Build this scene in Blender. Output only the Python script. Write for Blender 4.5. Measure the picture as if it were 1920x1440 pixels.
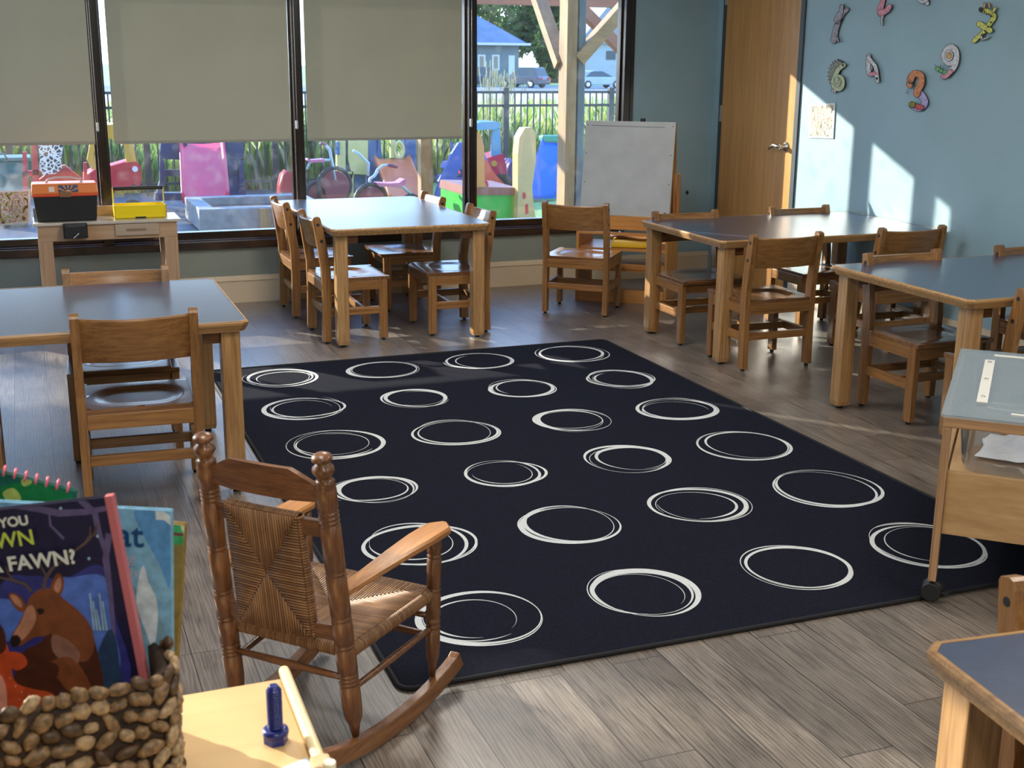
import bpy, bmesh, math, random
import numpy as np
from mathutils import Vector, Matrix
R = math.radians
for o in list(bpy.data.objects): bpy.data.objects.remove(o)
S = bpy.context.scene
COL = S.collection

# ------------------------------------------------------------------ camera
CAMH, YW, XW, XL, YF, ZC = 1.5, 7.81, 4.565, -1.95, -2.4, 2.72
F_PX, YAW, PITCH, ROLL = 2317.5, .3725, .2565, .0081
def cam_axes():
    f = Vector((math.sin(YAW)*math.cos(PITCH), math.cos(YAW)*math.cos(PITCH), -math.sin(PITCH)))
    r = f.cross(Vector((0,0,1))).normalized(); u = r.cross(f)
    c, s = math.cos(ROLL), math.sin(ROLL)
    return c*r+s*u, -s*r+c*u, f
CR, CU, CF = cam_axes()
camd = bpy.data.cameras.new('camera'); cam = bpy.data.objects.new('camera', camd); COL.objects.link(cam)
m = Matrix((CR, CU, -CF)).transposed().to_4x4(); m.translation = Vector((0,0,CAMH)); cam.matrix_world = m
camd.lens = F_PX/1920*36; camd.sensor_width = 36; camd.clip_start = .05; camd.clip_end = 600
camd.dof.use_dof = True; camd.dof.focus_distance = 4.6; camd.dof.aperture_fstop = 11.0
S.camera = cam
def ray(x, y): return CR*((x-960)/F_PX)+CU*((720-y)/F_PX)+CF
def fl(x, y, z=0.0):
    d = ray(x,y); t = (z-CAMH)/d.z; return Vector((0,0,CAMH))+d*t
def ony(x, y, Y=YW):
    d = ray(x,y); return Vector((0,0,CAMH))+d*(Y/d.y)
def onx(x, y, X=XW):
    d = ray(x,y); return Vector((0,0,CAMH))+d*(X/d.x)

# ------------------------------------------------------------------ light
S.view_settings.view_transform = 'Standard'; S.view_settings.look = 'None'
S.view_settings.gamma = 1; S.view_settings.exposure = 0.12; S.view_settings.use_curve_mapping = False
SUN_DIR = Vector((.77,-1,-.427)).normalized()
sd = bpy.data.lights.new('sun','SUN'); sd.energy = 12.5; sd.angle = R(.53); sd.color = (1,.93,.80)
so = bpy.data.objects.new('sun', sd); COL.objects.link(so); so.rotation_euler = SUN_DIR.to_track_quat('-Z','Y').to_euler()
so.location = (-8,18,8)
w = bpy.data.worlds.new('world'); S.world = w; w.use_nodes = True
wn = w.node_tree; bg = wn.nodes['Background']
tcw = wn.nodes.new('ShaderNodeTexCoord'); sep = wn.nodes.new('ShaderNodeSeparateXYZ'); wn.links.new(tcw.outputs['Generated'], sep.inputs[0])
skr = wn.nodes.new('ShaderNodeValToRGB'); wn.links.new(sep.outputs[2], skr.inputs[0]); ce = skr.color_ramp.elements
ce[0].position = 0; ce[0].color = (.72,.85,1,1); ce[1].position = .6; ce[1].color = (.16,.36,.85,1); q = ce.new(.15); q.color = (.44,.66,1,1)
wn.links.new(skr.outputs[0], bg.inputs[0]); bg.inputs[1].default_value = 4.6

# ------------------------------------------------------------------ materials
MATS = {}
def lin(c):
    return tuple(((v/255)/12.92 if v/255 <= .04045 else ((v/255+.055)/1.055)**2.4) for v in c)
def mat(name, col, rough=.5, metal=0, spec=.5, coat=0, alpha=None, emit=None, noise=0, nscale=20, bump=0, bscale=200, trans=0, sheen=0):
    if name in MATS: return MATS[name]
    M = bpy.data.materials.new(name); M.use_nodes = True; nt = M.node_tree; b = nt.nodes['Principled BSDF']
    b.inputs['Base Color'].default_value = (*col,1); b.inputs['Roughness'].default_value = rough
    b.inputs['Metallic'].default_value = metal; b.inputs['Specular IOR Level'].default_value = spec
    b.inputs['Coat Weight'].default_value = coat; b.inputs['Coat Roughness'].default_value = min(.25,rough)
    if trans: b.inputs['Transmission Weight'].default_value = trans
    if sheen: b.inputs['Sheen Weight'].default_value = sheen
    if emit: b.inputs['Emission Color'].default_value = (*col,1); b.inputs['Emission Strength'].default_value = emit
    tc = nt.nodes.new('ShaderNodeTexCoord')
    if noise:
        n = nt.nodes.new('ShaderNodeTexNoise'); n.inputs['Scale'].default_value = nscale; n.inputs['Detail'].default_value = 4
        nt.links.new(tc.outputs['Object'], n.inputs['Vector'])
        mx = nt.nodes.new('ShaderNodeMix'); mx.data_type = 'RGBA'
        mx.inputs[6].default_value = (*[c*(1-noise) for c in col],1); mx.inputs[7].default_value = (*[min(1,c*(1+noise)) for c in col],1)
        rp = nt.nodes.new('ShaderNodeValToRGB'); rp.color_ramp.elements[0].position = .35; rp.color_ramp.elements[1].position = .65
        nt.links.new(n.outputs['Fac'], rp.inputs[0]); nt.links.new(rp.outputs[0], mx.inputs[0]); nt.links.new(mx.outputs[2], b.inputs['Base Color'])
    if bump:
        n2 = nt.nodes.new('ShaderNodeTexNoise'); n2.inputs['Scale'].default_value = bscale; n2.inputs['Detail'].default_value = 3
        nt.links.new(tc.outputs['Object'], n2.inputs['Vector'])
        bp = nt.nodes.new('ShaderNodeBump'); bp.inputs['Strength'].default_value = bump; bp.inputs['Distance'].default_value = .002
        nt.links.new(n2.outputs['Fac'], bp.inputs['Height']); nt.links.new(bp.outputs[0], b.inputs['Normal'])
    MATS[name] = M; return M

def wood(name, light, dark, axis='z', rough=.38, fine=85, coat=.15, bump=.12, stretch=26, contrast=(.34,.66)):
    key = name+'_'+axis
    if key in MATS: return MATS[key]
    M = bpy.data.materials.new(key); M.use_nodes = True; nt = M.node_tree; b = nt.nodes['Principled BSDF']; L = nt.links.new
    N = lambda t: nt.nodes.new(t)
    tc = N('ShaderNodeTexCoord'); oi = N('ShaderNodeObjectInfo')
    mul = N('ShaderNodeVectorMath'); mul.operation = 'SCALE'
    comb = N('ShaderNodeCombineXYZ'); 
    for i in range(3): L(oi.outputs['Random'], comb.inputs[i])
    L(comb.outputs[0], mul.inputs[0]); mul.inputs['Scale'].default_value = 7.3
    add = N('ShaderNodeVectorMath'); add.operation = 'ADD'; L(tc.outputs['Object'], add.inputs[0]); L(mul.outputs[0], add.inputs[1])
    mp = N('ShaderNodeMapping'); sc = [1,1,1]; sc['xyz'.index(axis)] = 1/stretch; mp.inputs['Scale'].default_value = sc
    L(add.outputs[0], mp.inputs['Vector'])
    n1 = N('ShaderNodeTexNoise'); n1.inputs['Scale'].default_value = fine; n1.inputs['Detail'].default_value = 5; n1.inputs['Distortion'].default_value = .35
    n2 = N('ShaderNodeTexNoise'); n2.inputs['Scale'].default_value = fine*5; n2.inputs['Detail'].default_value = 3
    L(mp.outputs[0], n1.inputs['Vector']); L(mp.outputs[0], n2.inputs['Vector'])
    wv = N('ShaderNodeMath'); wv.operation = 'MULTIPLY_ADD'; L(n1.outputs['Fac'], wv.inputs[0]); wv.inputs[1].default_value = .65
    m2 = N('ShaderNodeMath'); m2.operation = 'MULTIPLY'; L(n2.outputs['Fac'], m2.inputs[0]); m2.inputs[1].default_value = .35; L(m2.outputs[0], wv.inputs[2])
    rp = N('ShaderNodeValToRGB'); e = rp.color_ramp.elements; e[0].position, e[1].position = contrast; e[0].color = (*dark,1); e[1].color = (*light,1)
    L(wv.outputs[0], rp.inputs[0])
    hv = N('ShaderNodeHueSaturation'); L(rp.outputs[0], hv.inputs['Color'])
    mr = N('ShaderNodeMapRange'); L(oi.outputs['Random'], mr.inputs[0]); mr.inputs[3].default_value = .88; mr.inputs[4].default_value = 1.12; L(mr.outputs[0], hv.inputs['Value'])
    L(hv.outputs[0], b.inputs['Base Color'])
    b.inputs['Roughness'].default_value = rough; b.inputs['Coat Weight'].default_value = coat; b.inputs['Coat Roughness'].default_value = .2
    bp = N('ShaderNodeBump'); bp.inputs['Strength'].default_value = bump; bp.inputs['Distance'].default_value = .001; L(wv.outputs[0], bp.inputs['Height']); L(bp.outputs[0], b.inputs['Normal'])
    MATS[key] = M; return M
OAK_L, OAK_D = (.37,.178,.056), (.165,.070,.021)
def oak(a): return wood('oak', OAK_L, OAK_D, a, rough=.34)
def toak(a): return wood('table_oak', (.50,.29,.12), (.24,.12,.045), a, rough=.36)
def seatoak(a): return wood('seat_oak', (.27,.125,.048), (.11,.045,.016), a, rough=.22, coat=.4)
def dark_oak(a): return wood('dark_oak', (.21,.085,.028), (.070,.024,.008), a, rough=.36, fine=80, stretch=10, coat=.25)
def birch(a): return wood('birch', (.72,.52,.30), (.58,.38,.19), a, rough=.42, fine=14, stretch=6, bump=.04)
def ply(a): return wood('ply', (.66,.42,.20), (.47,.27,.115), a, rough=.45, fine=16, stretch=5, bump=.05)
def honey(a): return wood('honey', (.62,.30,.085), (.42,.17,.045), a, rough=.35, fine=30, bump=.06)
def benchwood(a): return wood('bench_wood', (.52,.33,.19), (.38,.22,.12), a, rough=.5, fine=20, bump=.05)
def pine(a): return wood('pine', (.38,.235,.10), (.21,.12,.05), a, rough=.7, fine=10, stretch=8, bump=.1)
def redpine(a): return wood('stained_timber', (.26,.095,.045), (.17,.055,.028), a, rough=.7, fine=10, stretch=8, bump=.1)

def paint(name, col, r=.6): return mat(name, col, r, noise=.05, nscale=3, bump=.25, bscale=140)
WALLB = paint('blue_wall_paint', (.29,.43,.49), .45)
WALLG = paint('grey_green_wall_paint', (.25,.29,.26), .55)
CREAM = mat('cream_trim_paint', (.68,.56,.40), .4)
CEIL = mat('ceiling_tile', (.75,.75,.72), .8)
BRONZE = mat('bronze_window_frame', (.016,.008,.006), .22, spec=.6)
LAMIN = mat('navy_laminate', (.042,.058,.115), .34, coat=1.0, spec=.5, noise=.1, nscale=40, bump=.03, bscale=60)
BLACK = mat('black_rubber', (.012,.012,.013), .5)
STEEL = mat('steel', (.6,.58,.55), .28, metal=1)
BLINDM = None

def glass_mat(name, tint=(1,1,1), refl=1.0, rough=.0, base=.04, haze=0, reflect_veil=0):
    M = bpy.data.materials.new(name); M.use_nodes = True; nt = M.node_tree; nt.nodes.clear(); L = nt.links.new
    out = nt.nodes.new('ShaderNodeOutputMaterial'); mx = nt.nodes.new('ShaderNodeMixShader')
    tr = nt.nodes.new('ShaderNodeBsdfTransparent'); tr.inputs[0].default_value = (*tint,1)
    gl = nt.nodes.new('ShaderNodeBsdfGlossy'); gl.inputs['Roughness'].default_value = rough
    fr = nt.nodes.new('ShaderNodeLayerWeight'); fr.inputs[0].default_value = .5      # Schlick reflectance, the same from both sides of the pane
    pw = nt.nodes.new('ShaderNodeMath'); pw.operation = 'POWER'; pw.inputs[1].default_value = 5; L(fr.outputs['Facing'], pw.inputs[0])
    ml = nt.nodes.new('ShaderNodeMath'); ml.operation = 'MULTIPLY_ADD'; ml.inputs[1].default_value = .95*refl; ml.inputs[2].default_value = .045*refl
    L(pw.outputs[0], ml.inputs[0]); L(ml.outputs[0], mx.inputs[0]); L(tr.outputs[0], mx.inputs[1]); L(gl.outputs[0], mx.inputs[2])
    last = mx
    if reflect_veil:
        df = nt.nodes.new('ShaderNodeBsdfDiffuse'); df.inputs[0].default_value = (.50,.58,.64,1); m3 = nt.nodes.new('ShaderNodeMixShader'); m3.inputs[0].default_value = reflect_veil; L(mx.outputs[0], m3.inputs[1]); L(df.outputs[0], m3.inputs[2]); last = m3  # pale diffuse veil paints reflected light onto the clear plastic
    if haze:
        df = nt.nodes.new('ShaderNodeBsdfDiffuse'); df.inputs[0].default_value = (.8,.85,.9,1)
        tn = nt.nodes.new('ShaderNodeTexNoise'); tn.inputs['Scale'].default_value = 14; tn.inputs['Detail'].default_value = 8
        tcn = nt.nodes.new('ShaderNodeTexCoord'); L(tcn.outputs['Object'], tn.inputs['Vector'])
        rp = nt.nodes.new('ShaderNodeValToRGB'); rp.color_ramp.elements[0].position = .5; rp.color_ramp.elements[1].position = .8
        rp.color_ramp.elements[0].color = (haze*.4,)*3+(1,); rp.color_ramp.elements[1].color = (haze*2,)*3+(1,)
        L(tn.outputs['Fac'], rp.inputs[0])
        m2 = nt.nodes.new('ShaderNodeMixShader'); L(rp.outputs[0], m2.inputs[0]); L(mx.outputs[0], m2.inputs[1]); L(df.outputs[0], m2.inputs[2]); last = m2
    L(last.outputs[0], out.inputs[0]); MATS[name] = M; return M
GLASS = glass_mat('window_glass', (.97,.985,.98), .8, haze=.09)
ACRYL = glass_mat('clear_acrylic', (.90,.92,.93), 1.3, .04, reflect_veil=.22)
TUBM = glass_mat('clear_tub_plastic', (.93,.93,.94), 2.2, .04, reflect_veil=.05)

def blind_mat():
    M = bpy.data.materials.new('blind_fabric'); M.use_nodes = True; nt = M.node_tree; nt.nodes.clear(); L = nt.links.new
    out = nt.nodes.new('ShaderNodeOutputMaterial'); mx = nt.nodes.new('ShaderNodeMixShader'); mx.inputs[0].default_value = .02
    df = nt.nodes.new('ShaderNodeBsdfDiffuse'); tl = nt.nodes.new('ShaderNodeBsdfTranslucent')
    tc = nt.nodes.new('ShaderNodeTexCoord'); n = nt.nodes.new('ShaderNodeTexNoise'); n.inputs['Scale'].default_value = 2.5; n.inputs['Detail'].default_value = 6
    L(tc.outputs['Object'], n.inputs['Vector'])
    rp = nt.nodes.new('ShaderNodeValToRGB'); rp.color_ramp.elements[0].position = .3; rp.color_ramp.elements[1].position = .7
    rp.color_ramp.elements[0].color = (.38,.37,.285,1); rp.color_ramp.elements[1].color = (.42,.405,.31,1)
    L(n.outputs['Fac'], rp.inputs[0])
    # a few small stains and one pinhole-like spot
    v = nt.nodes.new('ShaderNodeTexVoronoi'); v.inputs['Scale'].default_value = 2.1; L(tc.outputs['Object'], v.inputs['Vector'])
    r2 = nt.nodes.new('ShaderNodeValToRGB'); r2.color_ramp.elements[0].position = .012; r2.color_ramp.elements[1].position = .03
    L(v.outputs['Distance'], r2.inputs[0])
    m2 = nt.nodes.new('ShaderNodeMix'); m2.data_type = 'RGBA'; m2.inputs[6].default_value = (.16,.10,.05,1)
    L(r2.outputs[0], m2.inputs[0]); L(rp.outputs[0], m2.inputs[7])
    L(m2.outputs[2], df.inputs[0]); tl.inputs[0].default_value = (.5,.45,.32,1)
    L(df.outputs[0], mx.inputs[1]); L(tl.outputs[0], mx.inputs[2]); L(mx.outputs[0], out.inputs[0]); return M
BLINDM = blind_mat()

def floor_mat():
    M = bpy.data.materials.new('grey_wood_plank_floor'); M.use_nodes = True; nt = M.node_tree; b = nt.nodes['Principled BSDF']; L = nt.links.new
    N = nt.nodes.new
    def mth(op, a, bb=None, c=None):
        x = N('ShaderNodeMath'); x.operation = op
        for i, v in enumerate((a,bb,c)):
            if v is None: continue
            if isinstance(v,(int,float)): x.inputs[i].default_value = v
            else: L(v, x.inputs[i])
        return x.outputs[0]
    g = N('ShaderNodeNewGeometry'); sp = N('ShaderNodeSeparateXYZ'); L(g.outputs['Position'], sp.inputs[0]); X, Y = sp.outputs[0], sp.outputs[1]
    u = mth('DIVIDE', mth('SUBTRACT', X, 1.153), .143); ci = mth('FLOOR', u); fu = mth('SUBTRACT', u, ci)
    wn1 = N('ShaderNodeTexWhiteNoise'); wn1.noise_dimensions = '1D'; L(ci, wn1.inputs['W'])
    v = mth('ADD', mth('DIVIDE', Y, .865), mth('MULTIPLY', mth('FLOOR', mth('MULTIPLY', wn1.outputs['Value'], 6)), 1/6)); vi = mth('FLOOR', v); fv = mth('SUBTRACT', v, vi)
    eu = mth('MINIMUM', fu, mth('SUBTRACT', 1, fu)); ev = mth('MULTIPLY', mth('MINIMUM', fv, mth('SUBTRACT', 1, fv)), .865/.143)
    ed = mth('MINIMUM', eu, ev); line = mth('LESS_THAN', ed, .011)
    cb = N('ShaderNodeCombineXYZ'); L(ci, cb.inputs[0]); L(vi, cb.inputs[1])
    wn2 = N('ShaderNodeTexWhiteNoise'); wn2.noise_dimensions = '3D'; L(cb.outputs[0], wn2.inputs['Vector'])
    off = N('ShaderNodeVectorMath'); off.operation = 'SCALE'; L(wn2.outputs['Color'], off.inputs[0]); off.inputs['Scale'].default_value = 13
    ad = N('ShaderNodeVectorMath'); ad.operation = 'ADD'; L(g.outputs['Position'], ad.inputs[0]); L(off.outputs[0], ad.inputs[1])
    mp = N('ShaderNodeMapping'); mp.inputs['Scale'].default_value = (1,.09,1); L(ad.outputs[0], mp.inputs['Vector'])
    n1 = N('ShaderNodeTexNoise'); n1.inputs['Scale'].default_value = 75; n1.inputs['Detail'].default_value = 7; n1.inputs['Distortion'].default_value = .8; L(mp.outputs[0], n1.inputs['Vector'])
    n3 = N('ShaderNodeTexNoise'); n3.inputs['Scale'].default_value = 6; n3.inputs['Detail'].default_value = 3; L(ad.outputs[0], n3.inputs['Vector'])
    wvn = N('ShaderNodeTexWave'); wvn.inputs['Scale'].default_value = 30; wvn.inputs['Distortion'].default_value = 9; wvn.inputs['Detail'].default_value = 3; wvn.inputs['Detail Scale'].default_value = 1.5; L(mp.outputs[0], wvn.inputs['Vector'])
    mixv = mth('ADD', mth('MULTIPLY', n1.outputs['Fac'], .55), mth('ADD', mth('MULTIPLY', wvn.outputs['Fac'], .15), mth('MULTIPLY', n3.outputs['Fac'], .30)))
    rp = N('ShaderNodeValToRGB'); e = rp.color_ramp.elements; e[0].position = .30; e[1].position = .74; e[0].color = (.060,.046,.038,1); e[1].color = (.275,.232,.195,1)
    mid = e.new(.5); mid.color = (.165,.135,.112,1)
    L(mixv, rp.inputs[0])
    hv = N('ShaderNodeHueSaturation'); L(rp.outputs[0], hv.inputs['Color']); mr = N('ShaderNodeMapRange'); L(wn2.outputs['Value'], mr.inputs[0]); mr.inputs[3].default_value = .78; mr.inputs[4].default_value = 1.2; L(mr.outputs[0], hv.inputs['Value'])
    mx = N('ShaderNodeMix'); mx.data_type = 'RGBA'; L(line, mx.inputs[0]); L(hv.outputs[0], mx.inputs[6]); mx.inputs[7].default_value = (.028,.022,.02,1)
    L(mx.outputs[2], b.inputs['Base Color']); b.inputs['Coat Weight'].default_value = 1.0; b.inputs['Coat Roughness'].default_value = .36
    ro = N('ShaderNodeMapRange'); L(n1.outputs['Fac'], ro.inputs[0]); ro.inputs[3].default_value = .30; ro.inputs[4].default_value = .50; L(ro.outputs[0], b.inputs['Roughness'])
    h = mth('SUBTRACT', mixv, mth('MULTIPLY', line, .8))
    bp = N('ShaderNodeBump'); bp.inputs['Strength'].default_value = .45; bp.inputs['Distance'].default_value = .0025; L(h, bp.inputs['Height']); L(bp.outputs[0], b.inputs['Normal'])
    return M

# ------------------------------------------------------------------ mesh helper
class MB:
    def __init__(s): s.v=[]; s.f=[]; s.mi=[]; s.sm=[]; s.cur=0
    def add(s, vs, fs, smooth=False, mi=None):
        o = len(s.v); s.v += [tuple(q) for q in vs]; s.f += [tuple(i+o for i in q) for q in fs]
        s.mi += [s.cur if mi is None else mi]*len(fs); s.sm += [smooth]*len(fs); return s
    def hexa(s, P, bev=0):
        # P: 8 corners, bottom 4 ccw then top 4
        if bev > 0:
            bm = bmesh.new(); vv = [bm.verts.new(p) for p in P]
            for q in ((3,2,1,0),(4,5,6,7),(0,1,5,4),(1,2,6,5),(2,3,7,6),(3,0,4,7)): bm.faces.new([vv[i] for i in q])
            bmesh.ops.bevel(bm, geom=bm.edges[:], offset=bev, segments=2, profile=.6, affect='EDGES', clamp_overlap=True)
            bm.verts.index_update(); s.add([v.co[:] for v in bm.verts], [[v.index for v in f.verts] for f in bm.faces]); bm.free(); return s
        return s.add(P, [(3,2,1,0),(4,5,6,7),(0,1,5,4),(1,2,6,5),(2,3,7,6),(3,0,4,7)])
    def box(s, x0, x1, y0, y1, z0, z1, bev=0):
        return s.hexa([(x0,y0,z0),(x1,y0,z0),(x1,y1,z0),(x0,y1,z0),(x0,y0,z1),(x1,y0,z1),(x1,y1,z1),(x0,y1,z1)], bev)
    def beam(s, a, b, w, h, up=(0,0,1), bev=0):
        a, b = Vector(a), Vector(b); d = (b-a).normalized(); up = Vector(up)
        if abs(d.dot(up)) > .98: up = Vector((1,0,0))
        r = d.cross(up).normalized()*w/2; u = r.cross(d).normalized()*h/2
        return s.hexa([a-r-u, a+r-u, b+r-u, b-r-u, a-r+u, a+r+u, b+r+u, b-r+u], bev)
    def tube(s, pts, rad, n=10, cap=True, closed=False):
        pts = [Vector(p) for p in pts]; k = len(pts); rr = rad if isinstance(rad,(list,tuple)) else [rad]*k
        vs=[]; prev=None
        for i, p in enumerate(pts):
            a = pts[i-1] if (i>0 or closed) else p; b = pts[(i+1)%k] if (i<k-1 or closed) else p
            d = (b-a).normalized()
            if prev is None:
                t = Vector((0,0,1)) if abs(d.z) < .9 else Vector((1,0,0)); nx = d.cross(t).normalized()
            else: nx = (prev-d*prev.dot(d)).normalized()
            prev = nx; ny = d.cross(nx)
            for j in range(n):
                t = 2*math.pi*j/n; vs.append(p+(nx*math.cos(t)+ny*math.sin(t))*rr[i])
        fs=[]
        for i in range(k if closed else k-1):
            for j in range(n):
                a=i*n+j; b=i*n+(j+1)%n; c=((i+1)%k)*n+(j+1)%n; d=((i+1)%k)*n+j; fs.append((a,b,c,d))
        s.add(vs, fs, True)
        if cap and not closed:
            s.add(vs[:n], [tuple(range(n))[::-1]]); s.add(vs[-n:], [tuple(range(n))])
        return s
    def lathe(s, prof, a=(0,0,0), b=(0,0,1), n=20):
        # prof: (t,r) with t measured along a->b in metres
        a, b = Vector(a), Vector(b); d = (b-a).normalized()
        t0 = Vector((1,0,0)) if abs(d.x) < .9 else Vector((0,1,0)); nx = (t0-d*t0.dot(d)).normalized(); ny = d.cross(nx)
        vs=[a+d*t+(nx*math.cos(2*math.pi*j/n)+ny*math.sin(2*math.pi*j/n))*r for t, r in prof for j in range(n)]
        fs=[(i*n+j, i*n+(j+1)%n, (i+1)*n+(j+1)%n, (i+1)*n+j) for i in range(len(prof)-1) for j in range(n)]
        s.add(vs, fs, True); s.add(vs[:n], [tuple(range(n))[::-1]]); s.add(vs[-n:], [tuple(range(n))]); return s
    def cyl(s, a, b, r, n=16):
        L_ = (Vector(b)-Vector(a)).length; return s.lathe([(0,r*.92),(L_*.04,r),(L_*.96,r),(L_,r*.92)], a, b, n)
    def prism(s, pts2, fn, t0, t1, smooth=False):
        # pts2 polygon, fn(u,v,t)->xyz
        n=len(pts2); vs=[fn(u,v,t0) for u,v in pts2]+[fn(u,v,t1) for u,v in pts2]
        fs=[tuple(range(n))[::-1], tuple(range(n,2*n))]; s.add(vs, fs)
        s.add(vs, [(i,(i+1)%n,n+(i+1)%n,n+i) for i in range(n)], smooth); return s
    def ball(s, c, r, n=12, m=8, jit=0, rng=None):
        r = r if isinstance(r,(tuple,list)) else (r,r,r); c = Vector(c); vs=[]
        for i in range(m+1):
            ph = math.pi*i/m
            for j in range(n):
                th = 2*math.pi*j/n; k = 1+(rng.uniform(-jit,jit) if rng else 0)
                vs.append((c.x+r[0]*math.sin(ph)*math.cos(th)*k, c.y+r[1]*math.sin(ph)*math.sin(th)*k, c.z+r[2]*math.cos(ph)*k))
        s.add(vs, [(i*n+j,(i+1)*n+j,(i+1)*n+(j+1)%n,i*n+(j+1)%n) for i in range(m) for j in range(n)], True); return s
    def grid(s, fn, nu, nv, smooth=True):
        vs=[fn(i/nu,j/nv) for i in range(nu+1) for j in range(nv+1)]
        s.add(vs, [(i*(nv+1)+j,(i+1)*(nv+1)+j,(i+1)*(nv+1)+j+1,i*(nv+1)+j+1) for i in range(nu) for j in range(nv)], smooth); return s
    def xf(s, M, start=0):
        s.v[start:] = [tuple(M@Vector(q)) for q in s.v[start:]]; return s
    def build(s, name, mats, parent=None, loc=None, rz=0):
        me = bpy.data.meshes.new(name); me.from_pydata(s.v, [], s.f)
        mats = mats if isinstance(mats,(list,tuple)) else [mats]
        for q in mats: me.materials.append(q)
        me.polygons.foreach_set('material_index', s.mi); me.polygons.foreach_set('use_smooth', s.sm)
        me.validate(); me.update()
        bm = bmesh.new(); bm.from_mesh(me); bmesh.ops.remove_doubles(bm, verts=bm.verts, dist=1e-6); bmesh.ops.recalc_face_normals(bm, faces=bm.faces); bm.to_mesh(me); bm.free()
        o = bpy.data.objects.new(name, me); COL.objects.link(o)
        if parent is not None: o.parent = parent
        if loc is not None: o.location = loc
        o.rotation_euler.z = rz
        return o
def tag(o, label=None, cat=None, group=None, kind=None):
    if label: o['label'] = label
    if cat: o['category'] = cat
    if group: o['group'] = group
    if kind: o['kind'] = kind
    return o
def thing(name, label, cat, loc=(0,0,0), rz=0, group=None):
    o = bpy.data.objects.new(name, None); COL.objects.link(o); o.location = loc; o.rotation_euler.z = rz; o.empty_display_size = .1
    return tag(o, label, cat, group)
def kids(o): return [c for c in bpy.data.objects if c.parent == o]
def copy_tree(o, parent=None):
    c = o.copy(); COL.objects.link(c)
    if parent is not None: c.parent = parent
    for ch in kids(o): copy_tree(ch, c)
    return c
def struct(mb, name, m, parent=None): return tag(mb.build(name, m, parent), kind='structure')

# ------------------------------------------------------------------ room shell
ZS, ZG, ZH = .347, .438, 2.12            # sill bottom, glass bottom, window head
MULL = [-.74, .433, 1.611, 2.758]       # mullion centres
JR = 3.85
struct(MB().box(XL-.2, XW+.2, YF-.2, YW+.2, -.12, 0), 'floor', floor_mat())
struct(MB().box(XL-.2, XW+.2, YF-.2, YW+.2, ZC, ZC+.1), 'ceiling', CEIL)
b = MB(); b.box(XL, JR, YW, YW+.18, -.1, ZS); b.box(XL, JR, YW, YW+.18, ZH+.04, ZC); struct(b, 'wall_window_side', WALLG)
struct(MB().box(JR+.04, XW+.2, YW, YW+.18, -.1, ZC), 'wall_back', WALLB)
DY0, DY1, DZ = 6.80, 7.70, 2.06
b = MB(); b.box(XW, XW+.16, YF, DY0-.05, -.1, ZC); b.box(XW, XW+.16, DY0-.05, DY1+.035, DZ+.05, ZC); b.box(XW, XW+.16, DY1+.035, YW, -.1, ZC); struct(b, 'wall_right', WALLB)
# wall on the left, out of the picture, window openings shaped to throw the floor sun patches
LW = [(3.60,5.75,.80,2.45),(5.90,6.95,1.56,2.45)]
b = MB()
ys = [YF, LW[0][0], LW[0][1], LW[1][0], LW[1][1], YW]
b.box(XL-.16, XL, YF, LW[0][0], -.1, ZC); b.box(XL-.16, XL, LW[0][1], LW[1][0], -.1, ZC); b.box(XL-.16, XL, LW[1][1], YW+.18, -.1, ZC)
for y0,y1,z0,z1 in LW: b.box(XL-.16, XL, y0, y1, -.1, z0); b.box(XL-.16, XL, y0, y1, z1, ZC)
struct(b, 'wall_left', WALLG)
struct(MB().box(XL-.2, XW+.2, YF-.16, YF, -.1, ZC), 'wall_front', WALLG)
k = 6
for y0,y1,z0,z1 in LW:
    b = MB(); t=.04
    b.box(XL-.12, XL-.04, y0, y0+t, z0, z1); b.box(XL-.12, XL-.04, y1-t, y1, z0, z1); b.box(XL-.12, XL-.04, y0, y1, z0, z0+t); b.box(XL-.12, XL-.04, y0, y1, z1-t, z1)
    o = struct(b, 'window_%d' % k, BRONZE); MB().box(XL-.085, XL-.079, y0+t, y1-t, z0+t, z1-t).build('window_pane', GLASS, o); k += 1

# window wall frame
edges = [XL+.02]+MULL+[JR]
MW = .028
for i in range(5):
    x0 = edges[i]+(MW if i else 0); x1 = edges[i+1]-(MW if i < 4 else 0)
    b = MB()
    b.box(x0, x1, YW+.03, YW+.10, ZG-.03, ZG+.012, .003); b.box(x0, x1, YW+.03, YW+.10, ZH-.012, ZH+.04, .003)
    b.box(x0, x0+.012, YW+.04, YW+.09, ZG, ZH); b.box(x1-.012, x1, YW+.04, YW+.09, ZG, ZH)
    o = struct(b, 'window_%d' % (i+1), BRONZE)
    MB().box(x0+.008, x1-.008, YW+.062, YW+.068, ZG+.008, ZH-.008).build('window_pane', GLASS, o)
for i, x in enumerate(MULL):
    b = MB(); b.box(x-MW, x+MW, YW-.012, YW+.12, ZG-.04, ZH+.04, .004); b.box(x-MW+.012, x+MW-.012, YW-.02, YW-.010, ZG, ZH, .003)
    o = struct(b, 'trim_%d' % (i+1), BRONZE)
    if i: g = MB(); g.box(x-.024,x-.010,YW-.030,YW-.012,1.075,1.125,.003); g.tube([(x-.017,YW-.034,1.07),(x-.017,YW-.036,1.5),(x-.017,YW-.034,2.1)],.0012,6); tag(g.build('chain_clip', mat('clear_clip',(.6,.62,.62),.25), o), 'clear blind chain clip')
b = MB(); b.box(JR, JR+.045, YW-.012, YW+.12, ZS, ZH+.04, .004); b.box(JR+.05, JR+.075, YW-.006, YW+.0, ZS, ZH+.04, .002); struct(b, 'trim_5', BRONZE)
b = MB(); b.box(XL, JR, YW-.030, YW+.05, ZS, ZS+.052, .006); b.box(XL, JR, YW-.014, YW+.12, ZS+.052, ZG-.03, .004)
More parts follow.
